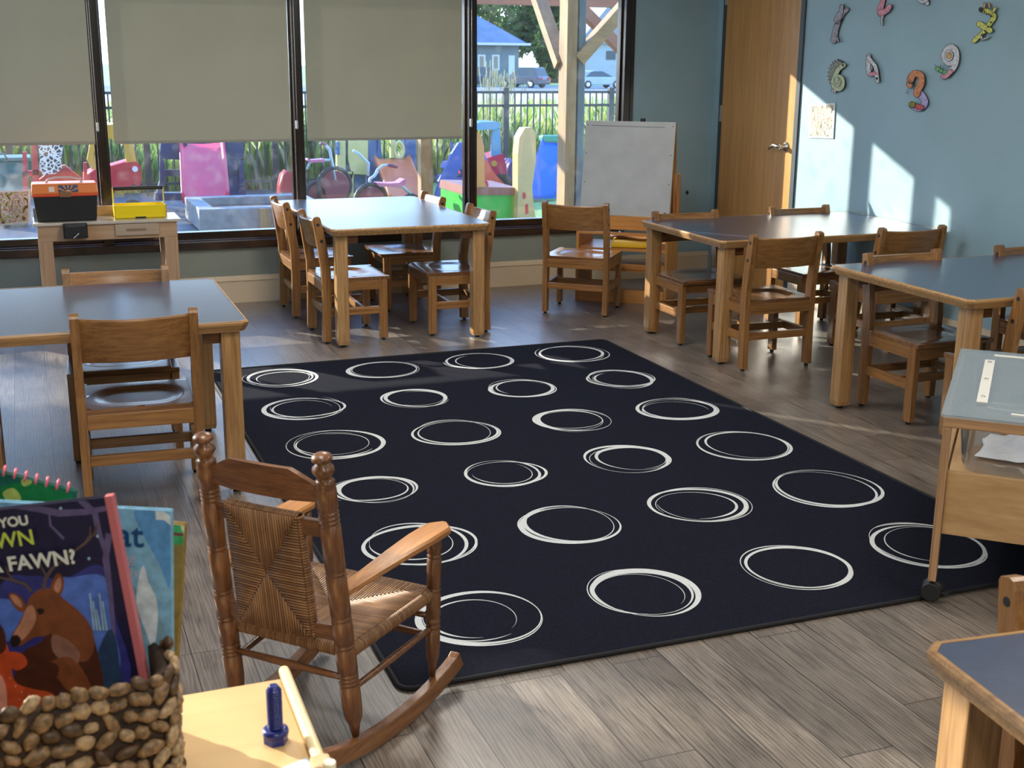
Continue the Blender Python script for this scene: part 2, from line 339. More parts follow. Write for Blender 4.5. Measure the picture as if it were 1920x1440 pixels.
struct(b, 'trim_6', mat('bronze_sill', (.035,.018,.012), .3, noise=.5, nscale=9, spec=.6))
# base boards
def baseboard(name, a, b_, nrm):
    a, b_, nrm = Vector(a), Vector(b_), Vector(nrm)
    prof = [(0,0),(.016,0),(.016,.168),(.022,.140),(.020,.150),(.012,.158),(.008,.170),(0,.170)]
    mb = MB(); d = b_-a
    mb.prism(prof, lambda u,v,t: a+d*t+nrm*u+Vector((0,0,v)), 0, 1); return struct(mb, name, CREAM)
baseboard('baseboard_back', (XL,YW,0), (XW,YW,0), (0,-1,0))
baseboard('baseboard_right', (XW,DY0-.06,0), (XW,YF,0), (-1,0,0))
baseboard('baseboard_left', (XL,YW,0), (XL,YF,0), (1,0,0))
# door
dm = wood('door_oak', (.66,.32,.085), (.48,.21,.05), 'z', rough=.36, fine=26, stretch=16, coat=.3)
o = struct(MB().box(XW-.004, XW+.04, DY0, DY1-.006, .01, DZ, .002), 'door_1', dm)
hb = MB(); c = Vector((XW-.004, 6.873, .975))
hb.lathe([(0,.031),(.006,.031),(.012,.026),(.014,.014),(.045,.012),(.052,.015)], c, c+Vector((-1,0,0)), 20)
hb.tube([c+Vector((-.048,0,0)), c+Vector((-.055,.02,.002)), c+Vector((-.056,.06,.008)), c+Vector((-.054,.09,-.006)), c+Vector((-.05,.125,-.022))], [.012,.012,.010,.009,.006], 10)
hb.cyl(c+Vector((-.001,0,-.012)), c+Vector((-.004,0,-.012)), .02)
tag(hb.build('door_handle', STEEL, o), 'chrome lever handle')
for zz in (1.93, 1.15, .22):
    tag(MB().box(XW-.012, XW-.002, DY1-.012, DY1+.012, zz-.055, zz+.055, .002).build('hinge', STEEL, o), 'steel hinge')
b = MB(); DF = mat('dark_door_frame', (.045,.055,.065), .4)
b.box(XW-.012, XW+.05, DY0-.05, DY0-.005, 0, DZ+.04, .003); b.box(XW-.006, XW+.05, DY1, DY1+.035, 0, DZ+.04, .002); b.box(XW-.012, XW+.05, DY0-.05, DY1+.035, DZ+.004, DZ+.05, .003)
struct(b, 'trim_7', DF)
tag(MB().prism([(0,-.016),(.013,0),(0,.016),(-.013,0)], lambda u,v,t:(4.378+u, YW-t, .595+v), 0, .006).build('wall_plug', BLACK), 'small black diamond plug in the blue wall beside the door', 'plug')

# unseen ceiling panels added as fill light for the room
def ceiling_fill(x, y, e, which):
    t = thing('fill_light_panel', which, 'added fill light', (x,y,ZC), 0, 'added fill panels')
    b = MB(); s=.3; L_=.6
    b.box(-s,s,-L_,-L_+.02,-.05,0); b.box(-s,s,L_-.02,L_,-.05,0); b.box(-s,-s+.02,-L_,L_,-.05,0); b.box(s-.02,s,-L_,L_,-.05,0); b.build('frame', CEIL, t)
    MB().box(-s+.02,s-.02,-L_+.02,L_-.02,-.03,-.025).build('diffuser', mat('lamp_diffuser', (1,.95,.87), .5, emit=4), t)
    ld = bpy.data.lights.new('lamp','AREA'); ld.shape='RECTANGLE'; ld.size=.56; ld.size_y=1.15; ld.energy=e; ld.color=(1,.94,.85)
    lo = bpy.data.objects.new('lamp', ld); COL.objects.link(lo); lo.parent = t; lo.location = (0,0,-.06)
ceiling_fill(.2, -.9, 40, 'added fill light panel behind the camera above the bookcase')
ceiling_fill(2.9, -.9, 40, 'added fill light panel in the rear right part of the room')
ceiling_fill(.2, 2.2, 24, 'added fill light panel above the rocking chair')
ceiling_fill(2.9, 2.2, 24, 'added fill light panel above the sensory table')
ceiling_fill(1.6, 5.0, 42, 'added fill light panel above the far end of the rug')

# ------------------------------------------------------------------ roller blinds
def blind(x0, x1, label):
    t = thing('roller_blind', label, 'roller blind', ((x0+x1)/2, YW-.045, 1.0), 0, 'roller blinds over the windows')
    hw = (x1-x0)/2
    b = MB(); b.grid(lambda u,v:(-hw+2*hw*u, .002*math.sin(u*9+v*3)+.0015*math.sin(v*8), .012+v*(ZH-1.0)), 16, 10); b.build('fabric', BLINDM, t)
    MB().box(-hw, hw, -.006, .006, 0, .016, .002).build('hem_bar', mat('blind_hem', (.30,.29,.24), .5), t)
    MB().cyl((-hw,0,ZH-1.0+.03), (hw,0,ZH-1.0+.03), .025).build('roller', mat('blind_roller', (.5,.5,.48), .4, metal=1), t)
blind(-1.92, -.735, 'grey-green roller blind added over the unseen far left window to block light')  # out of view, added to keep the sun out of this bay
blind(-.72, .395, 'grey-green roller blind over the leftmost window in view')
blind(.501, 1.55, 'grey-green roller blind over the window behind the toolbox, second from left')
blind(1.654, 2.67, 'grey-green roller blind behind the table by the window, third from left')

# ------------------------------------------------------------------ rug
b = MB(); RX0,RX1,RY0,RY1 = .748,2.90,2.64,6.03
def rrect(x0,x1,y0,y1,r,n=6):
    P=[]
    for cx,cy,a0 in ((x1-r,y1-r,0),(x0+r,y1-r,90),(x0+r,y0+r,180),(x1-r,y0+r,270)):
        for i in range(n+1): a=R(a0+90*i/n); P.append((cx+r*math.cos(a), cy+r*math.sin(a)))
    return P
b.prism(rrect(RX0,RX1,RY0,RY1,.035), lambda u,v,t:(u,v,t), 0, .008)
pb = [Vector((u,v,.007)) for u,v in rrect(RX0,RX1,RY0,RY1,.035)]
b.cur = 1; b.tube(pb, .0065, 8, closed=True); b.cur = 2
rng = random.Random(5)
rad = [.173,.171,.180,.187,.174,.160,.155,.172,.19,.18,.175,.183,.155,.156,.167,.185,.182,.174,.182,.192,.17,.17,.168,.188]
ci = 0
for row, yy in enumerate((5.78,5.21,4.643,4.082,3.53,2.96)):
    for cx in (1.06,1.57,2.088,2.60):
        r0 = rad[ci]; ci += 1
        for k in range(rng.choice((3,4,4))):
            ph = rng.uniform(0,6.28); w0 = rng.uniform(.008,.018) if k < 2 else rng.uniform(.003,.009)
            a = r0*rng.uniform(.83,1.02)*(1 if k<3 else .84); bb = r0*rng.uniform(.83,1.04)*(1 if k<3 else .84)
            dx, dy = rng.uniform(-.018,.018), rng.uniform(-.014,.014); t0 = rng.uniform(0,6.28)
            span = 2*math.pi if k < 2 else rng.uniform(3.2,5.6); n = 56; P=[]; Q=[]
            for i in range(n+1):
                t = t0+span*i/n; w_ = w0*(.55+.55*math.sin(t+ph))+.0022
                if span < 6.2: w_ *= min(1, 6*min(i/n,1-i/n)+.1)
                wob = 1+.012*math.sin(3*t+ph)
                ex, ey = math.cos(t), math.sin(t)
                P.append((cx+dx+(a*wob+w_/2)*ex, yy+dy+(bb*wob+w_/2)*ey)); Q.append((cx+dx+(a*wob-w_/2)*ex, yy+dy+(bb*wob-w_/2)*ey))
            z = .0084+k*.00015; vs=[(*p,z) for p in P]+[(*q,z) for q in Q]
            b.add(vs, [(i,i+1,n+2+i,n+1+i) for i in range(n)])
def rug_mat():
    M = mat('rug_pile', (.009,.010,.019), 1.0, noise=.45, nscale=320, bump=.8, bscale=900, spec=.12); return M
tag(b.build('rug', [rug_mat(), mat('rug_binding', (.004,.004,.006), .8), mat('rug_white_rings', (.66,.68,.68), .9, noise=.15, nscale=500, bump=.8, bscale=900)]),
    'large navy rug printed with white scribbled rings on the plank floor', 'rug')

# ------------------------------------------------------------------ tables
def make_table(loc, rz, Lx, Ly, H, label):
    t = thing('classroom_table', label, 'table', loc, rz, 'oak tables with dark blue tops')
    hx, hy = Lx/2, Ly/2; c=.022
    def ring(x, y, z, cc): return [(x-cc,-y,z),(x,-y+cc,z),(x,y-cc,z),(x-cc,y,z),(-x+cc,y,z),(-x,y-cc,z),(-x,-y+cc,z),(-x+cc,-y,z)]
    b = MB(); th=.038
    loops = [ring(hx-.012,hy-.012,H-th,c), ring(hx-.001,hy-.001,H-.014,c), ring(hx,hy,H-.006,c), ring(hx-.004,hy-.004,H,c), ring(hx-.011,hy-.011,H,c), ring(hx-.011,hy-.011,H-.003,c)]
    vs=[q for l in loops for q in l]
    fs=[(i*8+j,i*8+(j+1)%8,(i+1)*8+(j+1)%8,(i+1)*8+j) for i in range(5) for j in range(8)]
    b.add(vs, fs); b.add(loops[0], [tuple(range(8))[::-1]])
    b.build('table_rim', [toak('x' if Lx > Ly else 'y')], t)
    tb = MB(); l2 = ring(hx-.0115,hy-.0115,H-.0005,c); l1 = ring(hx-.0115,hy-.0115,H-.008,c)
    tb.add(l1+l2, [tuple(range(8))[::-1], tuple(range(8,16))]+[(i,(i+1)%8,8+(i+1)%8,8+i) for i in range(8)]); tb.build('tabletop', LAMIN, t)
    s=.0325; ins=.03
    for sx in (-1,1):
        for sy in (-1,1):
            x, y = sx*(hx-ins-s), sy*(hy-ins-s)
            g = MB(); g.hexa([(x-s*.88,y-s*.88,.014),(x+s*.88,y-s*.88,.014),(x+s*.88,y+s*.88,.014),(x-s*.88,y+s*.88,.014),(x-s,y-s,.035),(x+s,y-s,.035),(x+s,y+s,.035),(x-s,y+s,.035)])
            g.box(x-s,x+s,y-s,y+s,.03,H-th-.0005,.004); lg = g.build('leg', toak('z'), t)
            MB().cyl((x,y,0),(x,y,.016),.014).build('glide', BLACK, lg)
            k = MB(); k.box(min(x-sx*s,x-sx*(s+.06)),max(x-sx*s,x-sx*(s+.06)),y-.014,y+.014,H-th-.045,H-th-.001,.003); k.build('corner_block', dark_oak('x'), t)
    return t
TH = .640
make_table((1.893,7.035,0), 0, .89, 1.46, TH, 'oak table with glossy blue top standing lengthwise against the window')
make_table((3.865,5.745,0), 0, 1.37, .90, TH, 'oak table with dark top reaching the blue wall, farther of the two on the right')
make_table((3.905,4.07,0), 0, 1.29, .89, TH, 'oak table with dark top on the right, half behind the clear-lidded sensory table')
make_table((-.045,4.655,0), R(-.5), 1.44, .91, .628, 'oak table with reflective blue top at the left edge, chair tucked under it')
make_table((1.885,.87,0), R(-6), 1.44, .89, .64, 'oak table with dark top in the near bottom right corner')

# ------------------------------------------------------------------ chairs
def make_chair():
    t = bpy.data.objects.new('classroom_chair', None); COL.objects.link(t)
    hw=.203; pt=.029; top=.689
    for sx in (-1,1):
        g = MB(); xa, xb = (sx*hw, sx*(hw-pt)); x0, x1 = min(xa,xb), max(xa,xb)
        prof = [(-.182,.012),(-.134,.012),(-.128,.25),(-.128,.40),(-.150,.56),(-.174,.672),(-.180,.687),(-.190,.690),(-.212,.684),(-.216,.676),(-.200,.56),(-.178,.40),(-.176,.25)]
        g.prism(prof, lambda u,v,tt:(tt,u,v), x0, x1)
        for zz, yy in ((.648,-.19),(.560,-.174)): g.cur = 1; g.cyl((sx*(hw-.001),yy,zz),(sx*(hw+.0015),yy,zz),.0085,12); g.cur = 0
        lg = g.build('leg', [oak('z'), BLACK], t)
        MB().cyl((sx*(hw-pt/2),-.158,0),(sx*(hw-pt/2),-.158,.014),.010,12).build('glide', BLACK, lg)
        g = MB(); g.box(x0,x1,.137,.183,.012,.338,.003); lg = g.build('leg', oak('z'), t)
        MB().cyl((sx*(hw-pt/2),.16,0),(sx*(hw-pt/2),.16,.014),.010,12).build('glide', BLACK, lg)
        g = MB(); g.box(x0+.003,x1-.003,-.130,.140,.150,.190,.003); g.build('side_stretcher', oak('y'), t)
        g = MB(); g.box(x0+.002,x1-.002,-.130,.140,.285,.338,.003); g.build('side_rail', oak('y'), t)
    for yy in (-.150,.055):
        MB().box(-hw+pt,hw-pt,yy-.010,yy+.010,.152,.188,.002).build('cross_stretcher', oak('x'), t)
    MB().box(-hw+pt,hw-pt,.150,.172,.285,.338,.003).build('front_rail', oak('x'), t)
    MB().box(-hw+pt,hw-pt,-.176,-.156,.285,.338,.003).build('rear_rail', oak('x'), t)
    # scooped seat
    g = MB(); W2, y0, y1 = .174, -.172, .197
    def top_(u,v):
        x = -W2+2*W2*u; y = y0+(y1-y0)*v
        d = max(0,1-((x/.150)**4+((y+.01)/.125)**2)); z = .356-.009*(min(1,d*1.6)**2)*(3-2*min(1,d*1.6))
        if v > .93: z -= .006*((v-.93)/.07)**2
        return (x,y,z)
    nu, nv = 22, 18; g.grid(top_, nu, nv)
    g.grid(lambda u,v:(-W2+2*W2*u, y0+(y1-y0)*v, .338), nu, nv)
    for (fa) in (lambda s_,k:(0,s_,k), lambda s_,k:(1,s_,k), lambda s_,k:(s_,0,k), lambda s_,k:(s_,1,k)):
        n=20; vs=[]
        for i in range(n+1):
            u,v,_ = fa(i/n,0); p = top_(u,v); vs.append(p); vs.append((p[0],p[1],.338))
        g.add(vs, [(2*i,2*i+1,2*i+3,2*i+2) for i in range(n)])
    for sx in (-1,1):
        xs0, xs1 = sorted((sx*W2, sx*.203)); g.box(xs0,xs1,-.126,.197,.338,.356,.002)
    g.build('seat', seatoak('x'), t)
    # curved backrest
    g = MB(); Wb = hw-pt+.002
    def cv(x,z,off): return -.165-(z-.52)*.235-.030*(1-(x/Wb)**2)+off
    n=14; P=[]
    for i in range(n+1):
        x = -Wb+2*Wb*i/n; zt = .672-.004*(1-(x/Wb)**2); zb = .518
        for z, off in ((zb,.010),(zb+.006,.013),(zt-.006,.013),(zt,.009),(zt,-.003),(zt-.006,-.007),(zb+.006,-.007),(zb,-.004)): P.append((x,cv(x,z,off),z))
    g.add(P, [(i*8+j,i*8+(j+1)%8,(i+1)*8+(j+1)%8,(i+1)*8+j) for i in range(n) for j in range(8)], True)
    g.add(P[:8],[tuple(range(8))]); g.add(P[-8:],[tuple(range(8))[::-1]])
    bo = g.build('backrest', oak('x'), t)
    md = bo.modifiers.new('edge','EDGE_SPLIT'); md.split_angle = R(35)
    return t
proto = make_chair(); first = True
def chair(x, y, heading, label):
    global first
    o = proto if first else copy_tree(proto); first = False
    o.location = (x,y,0); o.rotation_euler.z = R(heading-90); tag(o, label, 'chair', 'low oak classroom chairs'); return o
chair(1.589,7.396,0, 'oak chair on the left side of the window table, the one nearer the window')
chair(1.605,6.66,0, 'oak chair on the left side of the window table, nearer the rug')
chair(2.160,7.41,180, 'oak chair right of the window table, nearer the window, backrest sunlit')
chair(2.208,6.66,180, 'oak chair right of the window table, nearer the rug, sun stripe on its back')
chair(3.145,6.872,50.5, 'oak chair standing alone, turned towards the whiteboard easel')
chair(3.44,5.955,-91, 'oak chair on the easel side of the farther right-hand table, left of the door')
chair(3.455,5.345,90, 'oak chair with its back to the rug at the farther right-hand table')
chair(4.20,5.965,-90, 'oak chair at the far side of the farther right-hand table, below the door handle')
chair(4.225,5.365,90, 'oak chair against the near side of the farther right-hand table, close to the blue wall')
chair(3.625,4.29,-89, 'oak chair seen from the front under the left end of the nearer right-hand table')
chair(4.365,4.30,-90, 'oak chair at the far side of the nearer right-hand table by the right picture edge')
chair(3.635,3.745,88, 'oak chair partly hidden behind the clear-lidded sensory table at the right edge')
chair(.303,4.375,87, 'oak chair seen from behind at the near side of the left table, dark polished seat')
chair(.290,4.93,-93, 'oak chair tucked under the far side of the left table, top rail above it')
chair(-.365,4.62,90, 'oak chair at the left picture edge of which only one leg shows')
chair(1.62,1.235,-96, 'oak chair peeking over the near bottom right table')

# ------------------------------------------------------------------ rocking chair
RC = Vector((.462,2.506,0)); rc = thing('rocking_chair', 'small dark oak rocking chair with woven rush seat and back at the rug corner', 'rocking chair', RC, R(43-90))
def turned(b_, a, c, rings, r, r_end0=None, fin=False, n=20):
    a, c = Vector(a), Vector(c); L_ = (c-a).length; pr=[]
    t=0; base=[(0,r_end0 or r*.45),(.035,r*.62),(.05,r*.9),(.075,r)] if r_end0 is not None else [(0,r)]
    pr += base
    for rg in rings:      # rg: fraction, number of grooves
        t0 = rg[0]*L_
        for g in range(rg[1]):
            q = t0+(g-(rg[1]-1)/2)*.010; pr += [(q-.0045,r),(q-.002,r*.86),(q+.002,r*.86),(q+.0045,r)]
    pr = sorted(pr, key=lambda p:p[0])
    if fin:
        e = L_-.068; pr = [p for p in pr if p[0] < e-.02]
        pr += [(e-.012,r),(e-.008,r*.84),(e-.004,r*.98),(e,r*.9),(e+.004,r*.98),(e+.008,r*.70),(e+.012,r*.62),(e+.018,r*.80),(e+.028,r*1.06),(e+.036,r*1.0),(e+.044,r*.6),(e+.047,r*.55),(e+.051,r*.95),(e+.057,r*1.0),(e+.062,r*.85),(e+.066,r*.5),(e+.068,r*.12)]
    else: pr += [(L_,r)]
    b_.lathe(pr, a, c, n)
PB, PT = {}, {}
for sx in (-1,1):
    PB[sx] = Vector((sx*.160,0,.060)); PT[sx] = Vector((sx*.150,-.082,.735))
    g = MB(); turned(g, PB[sx], PT[sx], [(.22,4),(.34,2),(.44,2),(.60,2),(.79,4)], .0222, .008, True); g.build('back_post', dark_oak('z'), rc)
def post(sx, z): 
    a, c = PB[sx], PT[sx]; return a+(c-a)*((z-a.z)/(c.z-a.z))
FP = {}
for sx in (-1,1):
    a, c = Vector((sx*.177,.312,.062)), Vector((sx*.184,.318,.422)); FP[sx] = (a,c)
    g = MB(); turned(g, a, c, [(.36,2),(.42,1),(.62,2),(.86,2)], .0175, .008); g.build('front_post', dark_oak('z'), rc)
def fpost(sx, z): a,c = FP[sx]; return a+(c-a)*((z-a.z)/(c.z-a.z))
for sx in (-1,1):       # rockers
    g = MB(); P=[]; Rr=.86; yc=.15; n=20
    def arc(y, dz): q = y-yc; return Rr-math.sqrt(Rr*Rr-q*q)+dz
    ysr = [-.205+.625*i/n for i in range(n+1)]
    lo = [(y,arc(y,.0015)) for y in ysr]; hi = [(y,arc(y,.044)) for y in ysr]; hi[0]=(ysr[0]+.008,hi[0][1]); hi[-1]=(ysr[-1]-.018,hi[-1][1])
    k0 = (.168 if sx>0 else -.168)
    g.prism(lo+hi[::-1], lambda u,v,t:(k0+sx*(u-.0)*.06+t,u,v), -.0135, .0135); o = g.build('rocker', wood('dark_oak', (.29,.125,.042), (.10,.036,.012), 'y'), rc)
    bv = o.modifiers.new('bevel','BEVEL'); bv.width=.003; bv.segments=2
def slat(z0, z1, bow=.012, shape=None, name='back_slat'):
    a = post(-1,(z0+z1)/2); c = post(1,(z0+z1)/2); n=16; g = MB(); P=[]
    for i in range(n+1):
        f = i/n; p = a+(c-a)*f; off = -bow*(1-(2*f-1)**2); zb, zt = (z0,z1) if shape is None else shape(f)
        zt = zt-p.z; zb = zb-p.z
        for dz, th in ((zb,-.007),(zb,.007),(zt,.007),(zt,-.007)): P.append((p.x, p.y+off+th-.12*dz, p.z+dz))
    g.add(P, [(i*4+j,i*4+(j+1)%4,(i+1)*4+(j+1)%4,(i+1)*4+j) for i in range(n) for j in range(4)]); g.add(P[:4],[(0,1,2,3)]); g.add(P[-4:],[(3,2,1,0)])
    return g.build(name, dark_oak('x'), rc)
def crest(f):
    e = min(f,1-f); zt = .652+(.040*min(1,e/.24)); zb = .626-.0*e-.004*min(1,e/.24); return zb, zt
slat(.61,.68,.014,crest,'crest_rail')
slat(.545,.582,.010); slat(.300,.336,.010)
# woven back
STR = [mat('rush_cord', (.21,.105,.044), .5, noise=.25, nscale=15), mat('rush_cord_dark', (.165,.080,.034), .5), mat('rush_cord_light', (.25,.13,.058), .5)]; wrg = random.Random(2)
def weave(fn, W, H_, n_v, n_h, rad_, name, parent, vertical_inner=True):
    # four triangles meeting in the middle; fn(u,v,off) maps panel coords to 3-D
    g = MB()
    for i in range(n_v):
        u = (i+.5)/n_v; e = min(u,1-u); g.cur = wrg.choice((0,0,1,2))
        for a, c in ((0,e),(1-e,1)):
            k = max(1,int((c-a)*8)); g.tube([fn(u, a+(c-a)*j/k, rad_*.4) for j in range(k+1)], rad_, 6)
    for i in range(n_h):
        v = (i+.5)/n_h; e = min(v,1-v); g.cur = wrg.choice((0,0,1,2))
        for a, c in ((-.0,e),(1-e,1.0)):
            k = max(1,int((c-a)*8)); g.tube([fn(a+(c-a)*j/k, v, rad_*.4) for j in range(k+1)], rad_, 6)
    return g
A0,A1,B0_,B1_ = post(-1,.586),post(1,.586),post(-1,.298),post(1,.298)
def bk(u,v,off,side):
    uu = .17+.61*u; t_ = A0+(A1-A0)*uu; bt = B0_+(B1_-B0_)*uu; p = bt+(t_-bt)*v
    return (p.x, p.y-.011*(1-(2*uu-1)**2)+side*(.012+off*.5), p.z)
g = weave(lambda u,v,o_: bk(u,v,o_,-1), 1,1,30,44,.0028,'x',rc)
g2 = weave(lambda u,v,o_: bk(u,v,o_,1), 1,1,30,44,.0028,'x',rc); g.cur=0; g.add(g2.v,g2.f,True)
for v in (0,1):
    for i in range(30):
        g.cur=wrg.choice((0,0,1,2)); u=(i+.5)/30; g.tube([bk(u,v,0,-1), tuple(Vector(bk(u,v,0,0))+Vector((0,0,.006 if v else -.006))), bk(u,v,0,1)], .0031, 6)
for u in (0,1):
    for i in range(44):
        g.cur=wrg.choice((0,0,1,2)); v=(i+.5)/44; g.tube([bk(u,v,0,-1), tuple(Vector(bk(u,v,0,0))+Vector((.006 if u else -.006,0,0))), bk(u,v,0,1)], .0031, 6)
tag(g.build('woven_back', STR, rc), 'woven rush back panel')
# woven seat
zs_=.264
SL = {(-1,0):Vector((-.152,-.004,zs_)),(1,0):Vector((.152,-.004,zs_)),(-1,1):Vector((-.175,.312,zs_+.012)),(1,1):Vector((.175,.312,zs_+.012))}
def st(u,v,off,side=1):
    p = (SL[-1,0]*(1-u)+SL[1,0]*u)*(1-v)+(SL[-1,1]*(1-u)+SL[1,1]*u)*v
    dip = -.008*math.sin(math.pi*u)*math.sin(math.pi*v)
    return (p.x,p.y,p.z+dip*side+side*(.013+off*.5))
g = weave(lambda u,v,o_: st(u,v,o_,1),1,1,52,48,.0030,'x',rc)
for v in (0,1):
    for i in range(52):
        g.cur=wrg.choice((0,0,1,2)); u=(i+.5)/52; d=Vector((0,(.014 if v else -.014),0)); c0 = Vector(st(u,v,0,0))
        g.tube([Vector(st(u,v,0,1)), c0+d*.8+Vector((0,0,.008)), c0+d, c0+d*.8-Vector((0,0,.010)), c0-Vector((0,0,.014))], .0031, 6)
for u in (0,1):
    for i in range(48):
        g.cur=wrg.choice((0,0,1,2)); v=(i+.5)/48; d=Vector((.014 if u else -.014,0,0)); c0 = Vector(st(u,v,0,0))
        g.tube([Vector(st(u,v,0,1)), c0+d*.8+Vector((0,0,.008)), c0+d, c0+d*.8-Vector((0,0,.010)), c0-Vector((0,0,.014))], .0031, 6)
g.cur=1; g.grid(lambda u,v: st(u,v,0,-.9), 4, 4)
tag(g.build('woven_seat', STR, rc), 'woven rush seat')
g = MB()
for a, c in ((SL[-1,0],SL[1,0]),(SL[-1,1],SL[1,1]),(SL[-1,0],SL[-1,1]),(SL[1,0],SL[1,1])): g.tube([a,c],.010,8)
g.build('seat_frame', dark_oak('x'), rc)
for sx in (-1,1):     # arms
    a = post(sx,.405); f = fpost(sx,.420); g = MB(); n=14; P=[]
    for i in range(n+1):
        s_ = i/n; p = a+(Vector((f.x+sx*.006,f.y+.036,.430))-a)*s_; wd = .015+.020*min(1,s_*1.4)
        if s_ > .9: wd *= math.sqrt(max(.05,1-((s_-.9)/.1)**2*.9))
        p.z += .012*math.sin(s_*math.pi); p.x += sx*.010*math.sin(s_*math.pi)
        for dx, dz in ((-wd,-.005),(-wd+.004,-.010),(wd-.004,-.010),(wd,-.005),(wd,.004),(wd-.006,.009),(-wd+.006,.009),(-wd,.004)): P.append((p.x+dx,p.y,p.z+dz+.006))
    g.add(P, [(i*8+j,i*8+(j+1)%8,(i+1)*8+(j+1)%8,(i+1)*8+j) for i in range(n) for j in range(8)], False); g.add(P[:8],[tuple(range(8))]); g.add(P[-8:],[tuple(range(8))[::-1]])
    g.build('armrest', wood('arm_oak', (.50,.23,.07), (.25,.095,.03), 'y', rough=.3, fine=70), rc)
def rod(a, c, r, name='stretcher'):
    g = MB(); L_=(Vector(c)-Vector(a)).length; g.lathe([(0,r*.8),(L_*.15,r*.95),(L_*.5,r*1.15),(L_*.85,r*.95),(L_,r*.8)], a, c, 12); g.build(name, dark_oak('x'), rc)
rod(post(-1,.205), post(1,.205), .008)
rod(fpost(-1,.165), fpost(1,.165), .009); rod(fpost(-1,.215), fpost(1,.215), .008)
for sx in (-1,1): rod(post(sx,.175), fpost(sx,.190), .008)

# ------------------------------------------------------------------ sensory table
FLc = Vector((2.300,2.615,0)); ang = R(-44); sx_ = Vector((math.cos(ang),math.sin(ang),0)); sy_ = Vector((-math.sin(ang),math.cos(ang),0))
st_ = thing('sensory_table', 'plywood sensory table on casters with clear tub and clear lid at the right edge', 'sensory table', FLc+Vector((0,0,.0085)), ang)
SW, SD, SH = .62, .86, .548
lid_top = SH+.014
EDGE = wood('ply_edge', (.60,.36,.18), (.33,.17,.08), 'z', rough=.5, fine=120, stretch=40)
for (x, y) in ((0,0),(SW,0),(0,SD),(SW,SD)):
    g = MB(); xx0, xx1 = (x, x+.022) if x == 0 else (x-.022, x); yy0, yy1 = (y, y+.055) if y == 0 else (y-.055, y)
    g.box(xx0,xx1,yy0,yy1,.062,SH-.028,.003); g.build('leg', EDGE, st_)
    cc = Vector(((xx0+xx1)/2,(yy0+yy1)/2,0)); cs = MB()
    cs.cyl(cc+Vector((0,-.026,.027)), cc+Vector((0,-.006,.027)), .027, 24); cs.cyl(cc+Vector((0,.006,.027)), cc+Vector((0,.026,.027)), .027, 24)
    cs.ball(cc+Vector((.004,0,.036)), (.030,.020,.023)); cs.cyl(cc+Vector((0,0,.05)), cc+Vector((0,0,.066)), .006); cs.box(cc.x+.022,cc.x+.048,cc.y-.010,cc.y+.010,.018,.028,.002)
    tag(cs.build('caster', BLACK, st_), 'black caster wheel')
g = MB(); g.box(0,SW,.0,.022,SH-.028,SH,.003); g.box(0,SW,SD-.022,SD,SH-.028,SH,.003); g.box(0,.022,.022,SD-.022,SH-.028,SH,.003); g.box(SW-.022,SW,.022,SD-.022,SH-.028,SH,.003)
g.build('top_frame', wood('ply_edge','','', 'x') if 'ply_edge_x' in MATS else wood('ply_edge', (.60,.36,.18), (.33,.17,.08), 'x', rough=.5, fine=120, stretch=40), st_)
g = MB(); g.box(.022,SW-.022,.012,.026,.205,.392,.003); g.build('front_panel', ply('x'), st_)
g = MB(); g.box(.022,SW-.022,SD-.026,SD-.012,.205,.392,.003); g.build('rear_panel', ply('x'), st_)
g = MB(); g.box(.024,SW-.024,.03,SD-.03,.362,.372,.0); g.build('tub_shelf', ply('y'), st_)
for xx in (.004,SW-.018): 
    g = MB(); g.box(xx,xx+.014,.06,SD-.06,.205,.375,.003); g.build('side_panel', ply('y'), st_)
# tub
def ringr(x0,x1,y0,y1,r,z,n=5): return [(u,v,z) for u,v in rrect(x0,x1,y0,y1,r,n)]
g = MB(); loops=[ringr(.075,SW-.075,.075,SD-.075,.04,.3745),ringr(.062,SW-.062,.062,SD-.062,.05,.380),ringr(.052,SW-.052,.052,SD-.052,.06,.40),ringr(.040,SW-.040,.040,SD-.040,.06,SH-.02),ringr(.034,SW-.034,.034,SD-.034,.06,SH+.001),ringr(.010,SW-.010,.010,SD-.010,.03,SH+.002)]
n=len(loops[0]); g.add([q for l in loops for q in l], [(i*n+j,i*n+(j+1)%n,(i+1)*n+(j+1)%n,(i+1)*n+j) for i in range(5) for j in range(n)], True); g.add(loops[0],[tuple(range(n))])
tag(g.build('tub', TUBM, st_), 'clear plastic tub')
ld = thing('tub_lid', 'clear acrylic lid with white strips lying on the sensory table', 'lid', FLc+Vector((0,0,SH+.0128)), ang)
g = MB(); g.prism(rrect(-.008,SW+.008,-.012,SD+.008,.012), lambda u,v,t:(u,v,t), 0, .0075); g.build('lid_panel', ACRYL, ld)
WS = mat('white_strip', (.72,.70,.64), .5)
for q in ((.075,.105,.16,.72),): MB().box(q[0],q[1],q[2],q[3],.0076,.0100,.0006).build('strip', WS, ld)
for q in ((.17,SW-.10,.055,.068),(.10,.26,SD-.07,SD-.05),(.28,.50,SD-.10,SD-.085)): MB().box(*q,.0076,.0100,.0006).build('strip', WS, ld)
for q in ((.09,.22),(.09,.44),(.09,.68),(.27,.061),(.45,.061),(.39,SD-.092)): tag(MB().lathe([(0,.0065),(.002,.0065),(.004,.004)], (*q,.0100), (*q,.02), 12).build('screw', STEEL, ld), 'steel screw')
rng = random.Random(8)
cl = MB(); 
